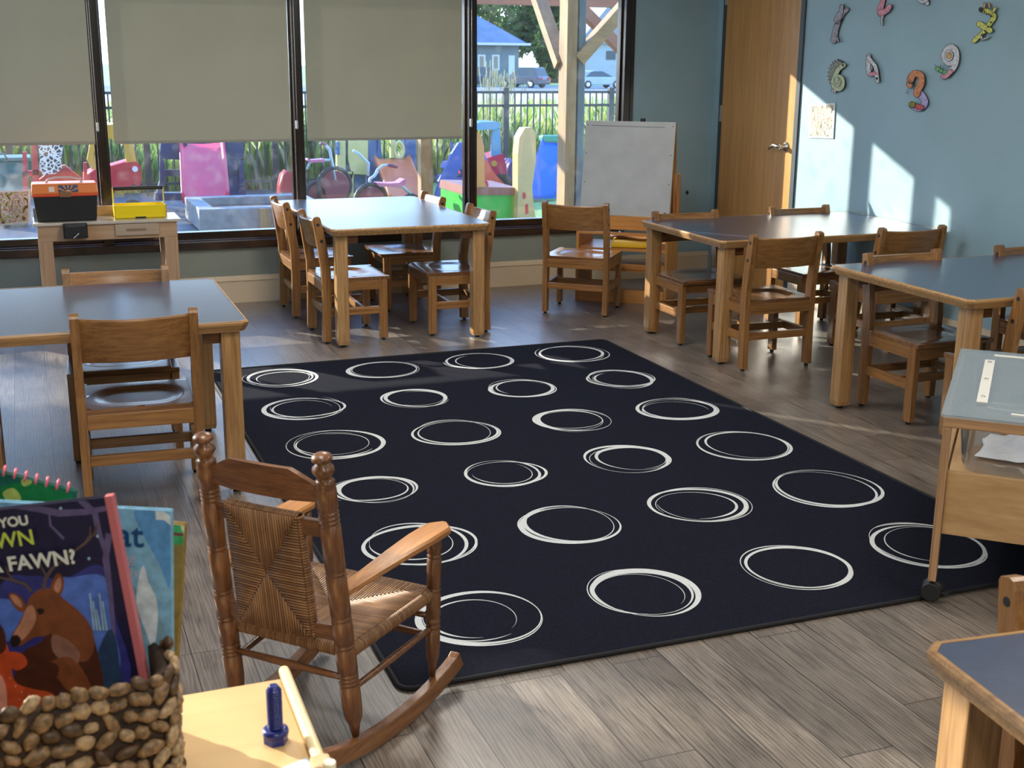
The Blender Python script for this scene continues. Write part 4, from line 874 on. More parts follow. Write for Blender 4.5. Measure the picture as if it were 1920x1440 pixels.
# books: each is a slab in its own plane, leaning back in the basket
class Book:
    def __init__(s, label, corner_px, dist, rot, Wd, Hd, th, cover, cat='book', page=None, round_=0, yaw=0, lean=12):
        a = R(rot); s.ex = CR*math.cos(a)+CU*math.sin(a); s.ey = -CR*math.sin(a)+CU*math.cos(a)
        if yaw: 
            q = Matrix.Rotation(R(yaw),3,s.ey); s.ex = q@s.ex
        s.ey = Matrix.Rotation(R(lean),3,s.ex)@s.ey
        s.n = s.ex.cross(s.ey); s.c = Vector((0,0,CAMH))+ray(*corner_px)*dist      # top right corner of the front cover
        M_ = Matrix((( s.ex.x,s.ey.x,s.n.x,s.c.x),(s.ex.y,s.ey.y,s.n.y,s.c.y),(s.ex.z,s.ey.z,s.n.z,s.c.z),(0,0,0,1))); s.M=M_
        s.o = bpy.data.objects.new('picture_book', None); COL.objects.link(s.o); s.o.matrix_world = M_; tag(s.o, label, cat, 'picture books in the woven basket'); s.o.empty_display_size=.05
        s.W, s.H = Wd, Hd
        g = MB(); g.box(-Wd,0,-Hd,0,-.0016,0,.0004); g.build('front_cover', cover, s.o)
        g = MB(); g.box(-Wd,0,-Hd,0,-th,-th+.0016,.0004); g.build('back_cover', cover, s.o)
        g = MB(); g.box(-Wd+.004,-.004,-Hd+.004,-.004,-th+.0018,-.0018); g.build('pages', page or mat('book_pages',(.78,.72,.58),.8,noise=.1,nscale=200), s.o)
        s.k = 0
    def loc(s, px, py):
        d = ray(px,py); o_ = Vector((0,0,CAMH)); t = (s.c-o_).dot(s.n)/d.dot(s.n); p_ = o_+d*t-s.c; return p_.dot(s.ex), p_.dot(s.ey)
    def clip(s,u,v): return min(max(u,-s.W+.001),-.001), min(max(v,-s.H+.001),-.001)
    def poly(s, mb, pts, mi, sm=True):
        if sm:
            Q=[]; n_=len(pts)
            for i in range(n_):
                p0,p1,p2,p3 = pts[i-1],pts[i],pts[(i+1)%n_],pts[(i+2)%n_]
                for j in range(5):
                    t=j/5; Q.append(tuple(.5*(2*p1[k]+(p2[k]-p0[k])*t+(2*p0[k]-5*p1[k]+4*p2[k]-p3[k])*t*t+(3*p1[k]-p0[k]-3*p2[k]+p3[k])*t**3) for k in (0,1)))
            pts=Q
        P_=[s.clip(*s.loc(*p)) for p in pts]; s.k+=1; z_=.00012+.00006*s.k; mb.cur=mi; mb.add([(u,v,z_) for u,v in P_],[tuple(range(len(P_)))])
    def line(s, mb, pts, w, mi):
        P_=[Vector(s.loc(*p)) for p in pts]; s.k+=1; z_=.00012+.00006*s.k; mb.cur=mi; A_=[];B_=[]
        for i,p in enumerate(P_):
            d=(P_[min(len(P_)-1,i+1)]-P_[max(0,i-1)]).normalized(); r_=(w*(1-.6*i/len(P_)))*.0003; nrm=Vector((-d.y,d.x)); 
            a_=s.clip(*(p+nrm*r_)); b_2=s.clip(*(p-nrm*r_)); A_.append((*a_,z_)); B_.append((*b_2,z_))
        n_=len(P_); mb.add(A_+B_,[(i,i+1,n_+i+1,n_+i) for i in range(n_-1)])
    def text(s, body, px, py, size, m, shear=0, name='title_text', bold=0):
        cu_ = bpy.data.curves.new(name,'FONT'); cu_.body=body; cu_.size=size; cu_.shear=shear; cu_.extrude=.0001; cu_.offset=bold; cu_.materials.append(m)
        o_ = bpy.data.objects.new(name,cu_); COL.objects.link(o_); o_.parent=s.o; u,v = s.loc(px,py); bpy.context.view_layer.update(); me_ = bpy.data.meshes.new_from_object(o_); bpy.data.objects.remove(o_); o_ = bpy.data.objects.new(name,me_); COL.objects.link(o_); o_.parent=s.o; o_.location=(u,v,.0012+.0001*s.k); return o_
def cm(n,c,r=.35): return mat('print_'+n, lin(c), r, noise=.18, nscale=60)
# spiral book behind
B4 = Book('green spiral-bound book with pink coil, at the back left of the basket', (142,921), 1.63, -14.5, .24, .26, .008, cm('teal',(20,95,80)), yaw=0)
g = MB(); B4.poly(g,[(0,915),(60,905),(130,925),(130,960),(0,960)],0); B4.poly(g,[(5,925),(25,915),(40,935),(20,945)],1); B4.poly(g,[(40,900),(52,895),(60,905),(45,912)],1)
g.build('cover_print',[cm('green',(15,115,55)),cm('leafyellow',(165,180,90))],B4.o)
g = MB()
for i in range(17):
    u=-.012-i*.0145; g.tube([(u+.002*math.cos(t_),.001+.0065*math.sin(t_),-.004+.0065*math.cos(t_)) for t_ in [R(a) for a in range(0,360,30)]],.0016,6,closed=True)
tag(g.build('coil', mat('pink_coil',(.85,.16,.24),.3), B4.o), 'pink spiral coil')
# tan/green book far right
B3 = Book('green-cornered book with tan edge, furthest right in the basket', (347,985), 1.585, -6.5, .15, .22, .012, cm('tan',(140,118,62)))
g = MB(); B3.poly(g,[(300,982),(349,986),(347,1022),(300,1020)],0,False); B3.line(g,[(318,1000),(346,1003)],9,1); B3.poly(g,[(338,985),(351,986),(352,1012),(346,1018),(344,1000)],2,False)
g.build('cover_print',[cm('grass',(60,150,85)),cm('darkred',(110,50,45)),cm('cream',(205,195,160))],B3.o)
# blue book
B2 = Book('pale blue picture book with dark blue letters, right of the fawn book', (321,958), 1.545, -3.0, .24, .25, .010, cm('skyblue',(125,175,205)))
g = MB(); B2.poly(g,[(250,960),(300,958),(321,990),(318,1100),(300,1060)],1); B2.poly(g,[(215,1120),(250,1100),(310,1180),(312,1300),(215,1300)],2)
B2.poly(g,[(262,1075),(270,1062),(278,1090),(292,1120),(296,1160),(288,1215),(272,1180),(256,1130)],0); B2.poly(g,[(292,956),(307,956),(320,968),(320,985),(308,975),(292,974)],0,False); B2.poly(g,[(240,1195),(252,1193),(254,1206),(240,1208)],3)
g.build('cover_print',[cm('whitecloud',(205,215,222)),cm('blue2',(85,145,200)),cm('blue3',(120,160,180)),cm('redmark',(120,60,80))],B2.o)
nv = mat('text_navyblue',lin((25,75,120)),.4); pk = mat('text_pink',lin((190,175,190)),.4)
B2.text('at',219,1022,.045,nv,bold=.0006); B2.text('ing',222,1052,.018,pk,.2); B2.text('My',228,1080,.018,pk,.2)
# fawn book
B1 = Book('dark blue picture book with a deer and fawn cover, front of the basket', (207,931), 1.50, 6.8, .28, .31, .012, cm('night',(28,24,58)))
g = MB()
mats1 = [cm('midblue',(48,50,120)),cm('hill',(80,110,190)),cm('purple',(92,80,120)),cm('deer',(120,66,38)),cm('deerdark',(72,36,24)),cm('muzzle',(175,120,95)),cm('fawn',(185,72,35)),cm('antler',(88,70,66)),cm('grassblue',(40,60,90)),cm('star',(150,180,200)),cm('fawnlight',(210,140,120)),cm('nose',(35,22,25)),cm('chest',(135,95,80))]
P_=lambda pts,mi,sm=True: B1.poly(g,pts,mi,sm)
P_([(0,1100),(60,1080),(120,1085),(190,1060),(215,1150),(228,1300),(-60,1300)],0)
P_([(100,1100),(140,1082),(190,1078),(205,1110),(215,1180),(220,1260),(120,1250)],1); P_([(-50,1130),(0,1122),(40,1135),(60,1190),(-50,1200)],1)
for ln,w_ in (([(30,935),(70,952),(110,962),(160,960),(205,952)],20),([(150,930),(160,945),(178,962),(186,1000),(200,1040),(206,1090)],16),([(120,1010),(95,985),(92,960),(110,962)],6),([(205,1000),(198,1050),(207,1110),(212,1170),(216,1220)],14)): B1.line(g,ln,w_,2)
P_([(205,1180),(218,1200),(226,1260),(230,1320),(190,1330),(175,1280),(185,1220)],8)
# deer body, neck and head
P_([(118,1130),(150,1150),(172,1185),(185,1230),(195,1290),(180,1325),(120,1330),(60,1310),(30,1270),(40,1225),(80,1200),(100,1160)],4)
P_([(100,1115),(130,1130),(165,1165),(178,1210),(160,1240),(120,1225),(98,1190),(92,1150)],3); P_([(100,1190),(128,1200),(150,1225),(140,1250),(112,1235),(98,1215)],12)
P_([(95,1240),(130,1232),(160,1262),(170,1300),(130,1296),(105,1270),(80,1275),(60,1262)],3); P_([(30,1262),(80,1240),(112,1252),(92,1292),(70,1318),(30,1300)],4)
P_([(56,1120),(75,1104),(98,1104),(118,1122),(122,1150),(110,1175),(90,1190),(62,1196),(40,1210),(24,1206),(22,1192),(36,1168),(48,1142)],3)
P_([(50,1140),(62,1135),(68,1160),(56,1185),(36,1204),(25,1202),(26,1188),(40,1165)],5); P_([(20,1196),(32,1190),(40,1200),(32,1212),(22,1210)],11)
P_([(70,1142),(80,1140),(83,1148),(74,1152)],11); P_([(95,1108),(100,1086),(110,1074),(120,1086),(118,1108),(108,1118)],3); P_([(102,1104),(106,1088),(113,1082),(116,1096),(110,1110)],5)
P_([(16,1114),(30,1112),(46,1126),(50,1142),(38,1146),(24,1132)],3); P_([(20,1116),(30,1116),(42,1130),(40,1138),(28,1130)],5)
for ln,w_ in (([(82,1106),(86,1084),(98,1066),(130,1040),(160,1018),(178,1000),(184,982)],8),([(88,1080),(78,1062),(72,1046)],5),([(160,1018),(170,1002),(170,986)],5),([(60,1108),(48,1094),(20,1086),(-20,1078)],8),([(30,1090),(16,1074),(12,1060)],5)): B1.line(g,ln,w_,7)
# fawn
P_([(-60,1210),(0,1195),(20,1225),(28,1275),(60,1290),(100,1300),(118,1330),(60,1360),(-60,1370)],6); P_([(-10,1165),(8,1180),(12,1215),(-5,1225),(-20,1200)],4); P_([(20,1222),(44,1226),(52,1244),(34,1256),(22,1248)],6)
P_([(-40,1260),(0,1262),(14,1300),(6,1350),(-40,1350)],10)
for i,(x,y) in enumerate(((30,1285),(42,1296),(55,1300),(70,1306),(85,1310),(38,1310),(60,1320),(78,1326),(20,1270))): P_([(x-2,y),(x,y-2),(x+2,y),(x,y+2)],10,False)
for x,y in ((115,952),(168,1046),(184,1004),(40,948),(100,1036)): P_([(x-3,y),(x,y-3),(x+3,y),(x,y+3)],9)
for i in range(14): x=120+i*7.5; B1.line(g,[(x,1335),(x-3+(i%3)*3,1290+(i%4)*8)],4,8)
for i in range(5): x=178+i*6; B1.line(g,[(x,1180),(x-8,1110+(i%3)*15)],4,9)
B1.poly(g,[(207,931),(211,931),(250,1310),(252,1345),(244,1345),(203,945)],0,False) if False else None
g.build('cover_print',mats1,B1.o)
MB().box(-.0075,.0025,-.309,.001,-.0115,.0012,.0012).build('spine', mat('pink_spine',lin((190,105,110)),.35), B1.o)
wt = mat('text_offwhite',lin((215,215,205)),.4); yl = mat('text_yellowgreen',lin((190,205,80)),.4)
B1.text('YOU',4,986,.0168,wt,bold=.0005); B1.text('WN',-4,1025,.0270,yl,bold=.0004); B1.text('A FAWN?',-16,1071,.0255,wt,bold=.0007)
for nm_, bk2 in (('B1',B1),('B2',B2),('B3',B3),('B4',B4)): pass

# ------------------------------------------------------------------ outdoors
def ground_mat():
    M = mat('ground_asphalt', (.07,.08,.10), .6, noise=.25, nscale=8, bump=.6, bscale=60); return M
b = MB(); b.box(-40,80,YW+.18,16.5,-.12,-.02); tag(b.build('ground', ground_mat()), kind='structure')
b = MB(); b.box(2.9,12,12.2,16,-.019,.004); b.box(2.9,12,9.6,12.2,-.019,.003); tag(b.build('play_turf', mat('green_turf', (.20,.32,.10), .9, noise=.35, nscale=30)), 'green turf under the slides outside the window', 'turf', kind='stuff')
def gz(y): return -.02-.78*min(1,max(0,(y-17)/43))
b = MB(); ys_ = [16.5,20,30,45,60]; b.add([(x,y,gz(y)) for y in ys_ for x in (-60,140)], [(2*i,2*i+1,2*i+3,2*i+2) for i in range(4)]); tag(b.build('meadow', mat('meadow_grass', (.27,.31,.12), .9, noise=.5, nscale=1.5)), kind='structure')
b = MB(); b.add([(-60,60,-.8),(140,60,-.8),(140,84,-.8),(-60,84,-.8)],[(0,1,2,3)]); tag(b.build('gravel_lot', mat('pale_gravel', (.45,.41,.36), .9, noise=.2, nscale=1)), kind='structure')
b = MB(); b.add([(-60,84,-.8),(180,84,-.8),(180,108,-.8),(-60,108,-.8)],[(0,1,2,3)]); tag(b.build('road', mat('road_asphalt', (.17,.19,.24), .8)), kind='structure')
b = MB(); b.add([(-200,108,-.8),(400,108,-.8),(400,400,-.8),(-200,400,-.8)],[(0,1,2,3)]); tag(b.build('lawn', mat('far_lawn', (.26,.36,.12), .9, noise=.3, nscale=.3)), kind='structure')
# pergola
pg = thing('pergola', 'timber pergola with diagonal braces right outside the window', 'pergola', (3.2,8.54,0))
def pb_(nm, a, c, w_, h_, m, up=(0,0,1)):
    o_ = Vector((3.2,8.54,0)); return MB().beam(Vector(a)-o_, Vector(c)-o_, w_, h_, up, .004).build(nm, m, pg)
pb_('post',(2.665,8.56,-.02),(2.665,8.56,2.16),.090,.085,pine('z'),(0,1,0)); pb_('post',(3.780,8.60,-.02),(3.780,8.60,2.16),.080,.15,pine('z'),(0,1,0))
for x in (.2,-1.1): pb_('post',(x,8.56,1.0),(x,8.56,2.16),.09,.09,pine('z'),(0,1,0)) if False else None
pb_('header_beam',(-3.2,8.56,2.31),(6.4,8.56,2.31),.09,.30,pine('x'))
pb_('brace',(3.76,8.66,1.46),(3.76,9.36,2.20),.075,.10,pine('y'),(1,0,0)); pb_('brace',(3.84,8.57,1.50),(4.52,8.57,2.20),.09,.11,pine('x'),(0,1,0))
pb_('rear_beam',(-1.0,11.6,2.11),(8.0,11.6,2.11),.09,.20,redpine('x')); 
a_, c_ = ony(1085,12,11.6), ony(1185,112,11.6); pb_('rear_brace',a_,c_,.10,.12,redpine('x'),(0,1,0))
for q in ((5.10,11.6),(5.72,11.6)): pb_('post',(q[0],q[1],-.02),(q[0],q[1],2.02),.09,.09,redpine('z'),(0,1,0))
tag(MB().box(3.838,3.895,8.54,8.60,-.02,2.4,.006).build('downpipe', mat('grey_downpipe',(.10,.13,.15),.5)), 'grey square downpipe beside the timber post outside the window', 'downpipe')
# fence
IRON = mat('black_iron', (.02,.025,.03), .4)
def fence_panel():
    t = bpy.data.objects.new('fence_panel', None); COL.objects.link(t); L_=1.43
    MB().box(-.035,.035,-.035,.035,-.02,1.17,.004).build('post', IRON, t)
    for z_ in (1.10,.94,.10): MB().box(.035,L_-.035,-.014,.014,z_,z_+.03,.003).build('rail', IRON, t)
    p0 = MB().box(-.008,.008,-.008,.008,.03,1.10).build('picket', IRON, t); n_=15
    for i in range(n_):
        c_ = p0 if i==0 else p0.copy()
        if i: COL.objects.link(c_); c_.parent = t
        c_.location = (.035+(L_-.07)*(i+1)/(n_+1),0,0)
    return t
fp = fence_panel()
for i in range(8):
    o_ = fp if i==0 else copy_tree(fp); o_.location = (-1.58+1.43*i,14.55,0)
    tag(o_, 'black iron picket fence panel behind the playground toys', 'fence', 'black iron fence panels')
# vegetation behind the fence
def reeds(name, label, n_, xr, yr, hr, cols, seed, wd=.024, lean=.25):
    rg = random.Random(seed); vs=[]; fs=[]; mi=[]
    for i in range(n_):
        x=rg.uniform(*xr); y=rg.uniform(*yr); h=rg.uniform(*hr)*(.75+.25*math.sin(x*2.3+seed)); a=rg.uniform(0,6.28); lx=rg.gauss(0,lean)*h; ly=rg.gauss(0,lean)*h; w_=wd*rg.uniform(.6,1.4); z0=gz(y)
        dx,dy=math.cos(a)*w_,math.sin(a)*w_; k=len(vs); vs += [(x-dx,y-dy,z0),(x+dx,y+dy,z0),(x+lx*.4+dx,y+ly*.4+dy,z0+h*.6),(x+lx*.4-dx,y+ly*.4-dy,z0+h*.6),(x+lx,y+ly,z0+h)]
        fs += [(k,k+1,k+2,k+3),(k+3,k+2,k+4)]; m_=rg.randrange(len(cols)); mi += [m_,m_]
    me=bpy.data.meshes.new(name); me.from_pydata(vs,[],fs)
    for c in cols: me.materials.append(c)
    me.polygons.foreach_set('material_index',mi); o_=bpy.data.objects.new(name,me); COL.objects.link(o_); return tag(o_,label,'grass',kind='stuff')
def leafm(n,c):
    M = bpy.data.materials.new('leaf_'+n); M.use_nodes=True; nt=M.node_tree; nt.nodes.clear(); out=nt.nodes.new('ShaderNodeOutputMaterial'); mx=nt.nodes.new('ShaderNodeMixShader'); mx.inputs[0].default_value=.45
    d=nt.nodes.new('ShaderNodeBsdfDiffuse'); t_=nt.nodes.new('ShaderNodeBsdfTranslucent'); d.inputs[0].default_value=(*c,1); t_.inputs[0].default_value=(*c,1)
    nt.links.new(d.outputs[0],mx.inputs[1]); nt.links.new(t_.outputs[0],mx.inputs[2]); nt.links.new(mx.outputs[0],out.inputs[0]); return M
G1,G2,G3,G4 = leafm('green',(.18,.34,.06)),leafm('yellowgreen',(.42,.45,.10)),leafm('pale',(.55,.52,.32)),leafm('dark',(.05,.12,.03))
reeds('tall_grass','tall green and yellow grass growing just behind the iron fence',19000,(-2.5,11),(14.9,18.5),(.55,1.02),[G1,G1,G2,G2,G3,G4],1)
reeds('meadow_growth','pale wild growth on the slope beyond the fence',7000,(1,30),(19,48),(.4,.9),[G2,G3,G3,G1],2,.06)
for i,(px_,hh) in enumerate(((912,1.36),(922,1.50),(934,1.32),(952,1.35),(968,1.25))):
    c_ = ony(px_,170,16.5+i*.2); rg = random.Random(i); g = MB()
    for k in range(9):
        x0=c_.x+rg.uniform(-.06,.06); top=(x0+rg.uniform(-.12,.12), c_.y+rg.uniform(-.1,.1), hh*rg.uniform(.85,1)); g.tube([(x0,c_.y,-.02),((x0+top[0])/2,c_.y,hh*.5),top],[.006,.005,.003],5); g.ball((top[0],top[1],top[2]-.02),(.010,.010,.07),6,5)
    tag(g.build('plume_grass', G3), ['pale feathery grass plume above the fence, leftmost','tallest green feathery grass plume above the fence','third feathery grass plume above the fence from the left','feathery grass plume above the fence left of the fence post','feathery grass plume above the fence post'][i], 'grass plume', 'grass plumes above the fence')
# far house
HY=112; GR = mat('grey_green_siding',(.14,.17,.17),.7); RF = mat('slate_blue_roof',(.13,.165,.24),.7,noise=.15,nscale=.8)
hs = thing('house', 'grey house with blue-grey hip roof across the street', 'house', (39,HY,-.8))
MB().box(-9,5.2,0,9,0,3.75).build('wall', GR, hs)
g = MB(); g.add([(-10,-.6,3.7),(6.0,-.6,3.7),(6.0,9.6,3.7),(-10,9.6,3.7),(-6,4.5,6.4),(2.6,4.5,6.4)],[(0,1,5,4),(1,2,5),(2,3,4,5),(3,0,4),(3,2,1,0)]); g.build('roof', RF, hs)
MB().box(1.2-.4,6.1,-.75,-.6,3.60,3.82).build('gutter', mat('white_gutter',(.55,.55,.56),.5), hs)
for xx in (1.45,2.85): 
    f_ = MB().box(xx-.38,xx+.38,-.06,0,1.35,2.75).build('window_frame', mat('white_trim',(.55,.55,.52),.5), hs); MB().box(xx-.2,xx+.2,-.09,-.061,1.5,2.6).build('pane', mat('far_pane',(.25,.20,.13),.3), f_)
MB().box(4.15,4.75,-.05,0,.4,2.7).build('door', mat('pale_door',(.55,.58,.58),.5), hs)
h2 = thing('house', 'white house with grey gable roof farther down the street', 'house', (60,135,-.8))
MB().box(1.5,12,0,9,0,4.3).build('wall', mat('white_siding',(.42,.46,.5),.7), h2)
g = MB(); g.add([(.4,-.5,4.2),(8,-.5,4.2),(8,9.5,4.2),(.4,9.5,4.2),(4.1,-.5,8.4),(4.1,9.5,8.4)],[(0,1,4),(1,2,5,4),(2,3,5),(3,0,4,5)]); g.build('roof', mat('grey_roof',(.30,.30,.34),.8), h2)
MB().box(4.2,5.4,-.06,0,2.4,3.4).build('window_frame', mat('dark_window',(.06,.07,.08),.3), h2)
# cars
def car(label, x, y, rz, paintc, suv=False, L_=4.5):
    t = thing('parked_car', label, 'car', (x,y,-.8), R(rz)); h = 1.65 if suv else 1.42; w_=.9
    body = [(-L_/2,.35),(-L_/2+.02,.75),(-L_/2+.25,.95 if not suv else 1.0),(L_/2-1.1,.95),(L_/2-.15,.78),(L_/2,.6),(L_/2-.02,.3),(-L_/2+.1,.28)]
    cab = [(-L_/2+(.25 if suv else .7),.95),(-L_/2+(.55 if suv else 1.35),h),(L_/2-2.2,h),(L_/2-1.2,.95)]
    g = MB(); g.prism(body, lambda u,v,q:(u,q,v), -w_, w_); bo_=g.build('body', paintc, t)
    bo_.modifiers.new('b','BEVEL').width=.06
    g = MB(); g.prism([(u,v) for u,v in cab], lambda u,v,q:(u,q*(1-.12*(v>1.1)),v), -w_*.92, w_*.92); g.build('glasshouse', mat('car_glass',(.05,.07,.08),.15), t)
    g = MB(); g.prism([(cab[1][0]+.05,h-.02),(cab[1][0]+.15,h+.03),(cab[2][0]-.15,h+.03),(cab[2][0]-.02,h-.02)], lambda u,v,q:(u,q,v), -w_*.80, w_*.80); g.build('roof_panel', paintc, t)
    for sx in (-1,1):
        for sy in (-1,1): 
            wh = MB().cyl((sx*L_*.30,sy*.80,.33),(sx*L_*.30,sy*.93,.33),.33,20).build('wheel', BLACK, t); MB().cyl((sx*L_*.30,sy*.93,.33),(sx*L_*.30,sy*.945,.33),.19,12).build('hubcap', STEEL, wh)
    for sy in (-1,1): tag(MB().box(-L_/2-.015,-L_/2+.05,sy*.62-.2,sy*.62+.2,.72,.88).build('tail_light', mat('red_light',(.6,.03,.03),.3), t))
DK = mat('car_paint_dark',(.03,.04,.055),.2,coat=1); SV = mat('car_paint_silver',(.36,.45,.54),.25,coat=1)
car('dark hatchback car parked in front of the grey house, its tail lights towards us', 40.3, 101, 125, DK, True, 4.4)
car('dark navy car left of the hatchback, partly behind the window mullion', 38.5, 106, 10, mat('car_paint_navy',(.05,.07,.10),.2,coat=1), True, 4.8)
car('silver sedan parked behind the timber post outside', 46.3, 99, 4, SV, False, 4.6)
# trees beyond
def tree(label, x, y, h, r_, seed, c):
    rg = random.Random(seed); t = thing('leafy_tree', label, 'tree', (x,y,-.8), 0, 'trees behind the houses')
    MB().tube([(0,0,0),(0.1,0,h*.3),(0,0,h*.6)],[.5,.4,.25],10).build('trunk', mat('bark',(.10,.07,.05),.9), t); g = MB()
    bl=[(rg.uniform(-r_,r_)*.7, rg.uniform(-r_,r_)*.7, h*.55+rg.uniform(-h*.42,h*.42), rg.uniform(.25,.45)*r_) for _ in range(26)]
    for bx_,by2,bz_,br_ in bl:
        for k in range(150):
            th,ph=rg.uniform(0,6.28),math.acos(rg.uniform(-1,1)); q=br_*rg.uniform(.75,1.08); p_=Vector((bx_+q*math.sin(ph)*math.cos(th),by2+q*math.sin(ph)*math.sin(th),bz_+q*math.cos(ph))); s2=rg.uniform(.25,.6); a=Vector((rg.uniform(-1,1),rg.uniform(-1,1),rg.uniform(-1,1))).normalized()*s2; c2=a.orthogonal().normalized()*s2*.7
            g.cur=rg.randrange(len(c)); g.add([p_-a,p_-c2,p_+a,p_+c2],[(0,1,2,3)])
    g.build('crown', c, t)
TG=[leafm('tree1',(.09,.15,.05)),leafm('tree2',(.16,.22,.07)),leafm('tree3',(.06,.10,.05))]; TY=TG+[leafm('tree4',(.36,.36,.10))]
lb=['dark green tree behind the left end of the grey house','dark green tree rising over the grey house roof','dense tree right of the grey house roof','green tree behind the silver car and the timber post','yellowish tree between the two houses','pale yellow tree above the white house','low green shrub right of the grey house behind the cars']
for i,(x,y,h,r_) in enumerate(((44,140,17,7),(59,160,20,7),(66,180,22,7),(54.5,131,11,4.5),(90,200,25,8),(104,215,25,8),(51.6,121,6,1.8))): tree(lb[i],x,y,h,r_,i,TY if i in (4,5) else TG)

def dapple_tree(label, x, y, h, r_, seed, c, leaves):
    rg = random.Random(seed); t = thing('leafy_tree', label, 'tree', (x,y,-.02))
    g = MB(); g.tube([(0,0,0),(.05,0,h*.4),(0,.1,h*.8)],[.12,.09,.04],10)
    for k in range(9): a=rg.uniform(0,6.28); z_=h*rg.uniform(.4,.75); g.tube([(0,0,z_),(math.cos(a)*r_*.5,math.sin(a)*r_*.5,z_+.5),(math.cos(a)*r_*.9,math.sin(a)*r_*.9,z_+.9)],[.04,.025,.01],6)
    g.build('trunk', mat('bark',(.10,.07,.05),.9), t); g = MB()
    for k in range(leaves):
        th,ph,q=rg.uniform(0,6.28),math.acos(rg.uniform(-1,1)),rg.uniform(.2,1)**.5; cl=(math.sin(th*3+ph*2)>-.3)
        if not cl: continue
        p_=Vector((r_*q*math.sin(ph)*math.cos(th),r_*q*math.sin(ph)*math.sin(th),h*.68+r_*.9*q*math.cos(ph))); a=Vector((rg.uniform(-1,1),rg.uniform(-1,1),rg.uniform(-1,1))).normalized()*.10; c2=a.orthogonal().normalized()*.06
        g.cur=rg.randrange(len(c)); g.add([p_-a,p_-c2,p_+a,p_+c2],[(0,1,2,3)])
    g.build('crown', c, t)
dapple_tree('leafy tree added out of view left of the building to dapple the sun', -8.2, 14.2, 6.6, 2.3, 5, TG, 650)  # unseen tree added in the sun's path to break up the floor patches
# ------------------------------------------------------------------ playground toys
def pl(n,c,r=.4): return mat('plastic_'+n, tuple(v*.62 for v in lin(c)), r, noise=.06, nscale=6)
NAVY,PINK,RED,YELL,BLUE,LBLUE,ORA,GRN,CRM,TEAL,PURP,BRN = pl('navy',(35,62,115)),pl('pink',(245,40,85)),pl('red',(225,35,60)),pl('warm_yellow',(245,185,60)),pl('blue',(20,110,215)),pl('pale_blue',(110,180,215)),pl('orange',(240,120,55)),pl('green',(60,200,60)),pl('cream',(235,225,150)),pl('teal',(35,115,115)),pl('purple',(75,60,150)),pl('brown',(165,95,80))
def px_prism(mb, pts, Y, th, smooth=False):
    P_=[ony(x,y,Y) for x,y in pts]; mb.prism([(p_.x,p_.z) for p_ in P_], lambda u,v,t:(u,Y+t,v), 0, th, smooth); return mb
def grounded(name,label,cat,px_,Y,group=None): c_=ony(px_,300,Y); return thing(name,label,cat,(c_.x,Y,0),0,group)
def part(mb,nm,m,par,lab=None):
    mb.xf(Matrix.Translation(-Vector(par.location))); o_=mb.build(nm,m,par)
    if lab: tag(o_,lab)
    return o_
def slide(par, top_px, bot_px, Yt, Yb, wt_, m, nm='slide', rail=.10):
    a=ony(*top_px,Yt); c=ony(*bot_px,Yb); c.z=max(c.z,.03); g=MB(); hw=wt_/2; P_=[]; n_=12
    for i in range(n_+1):
        f=i/n_; z_=a.z+(c.z-a.z)*(f if f<.85 else .85+.15*(1-(1-(f-.85)/.15)**2))
        p_=a+(c-a)*f; P_ += [(p_.x-hw-.03,p_.y,z_+rail-.01),(p_.x-hw-.02,p_.y,z_+rail),(p_.x-hw,p_.y,z_+rail-.01),(p_.x-hw+.015,p_.y,z_+.01),(p_.x,p_.y,z_),(p_.x+hw-.015,p_.y,z_+.01),(p_.x+hw,p_.y,z_+rail-.01),(p_.x+hw+.02,p_.y,z_+rail),(p_.x+hw+.03,p_.y,z_+rail-.01),(p_.x+hw+.02,p_.y,z_-.03),(p_.x-hw-.02,p_.y,z_-.03)]
    g.add(P_,[(i*11+j,i*11+(j+1)%11,(i+1)*11+(j+1)%11,(i+1)*11+j) for i in range(n_) for j in range(11)],True); g.add(P_[:11],[tuple(range(11))]); g.add(P_[-11:],[tuple(range(11))[::-1]])
    return part(g,nm,m,par)
# trash bin
t = grounded('trash_bin','teal plastic wheeled bin at the far left outside the window','trash bin',14,12.3); g=MB(); c_=Vector(t.location); z_=ony(14,300,12.3).z
g.hexa([(c_.x-.13,c_.y-.14,0),(c_.x+.13,c_.y-.14,0),(c_.x+.13,c_.y+.14,0),(c_.x-.13,c_.y+.14,0),(c_.x-.18,c_.y-.18,z_),(c_.x+.18,c_.y-.18,z_),(c_.x+.18,c_.y+.18,z_),(c_.x-.18,c_.y+.18,z_)],.02); part(g,'bin_body',TEAL,t)
g=MB(); g.box(c_.x-.20,c_.x+.20,c_.y-.20,c_.y+.20,z_,z_+.035,.01); g.tube([(c_.x-.15,c_.y-.2,z_+.02),(c_.x-.14,c_.y-.22,z_+.07),(c_.x-.02,c_.y-.22,z_+.07),(c_.x,c_.y-.2,z_+.02)],.01,8); part(g,'rim',TEAL,t)
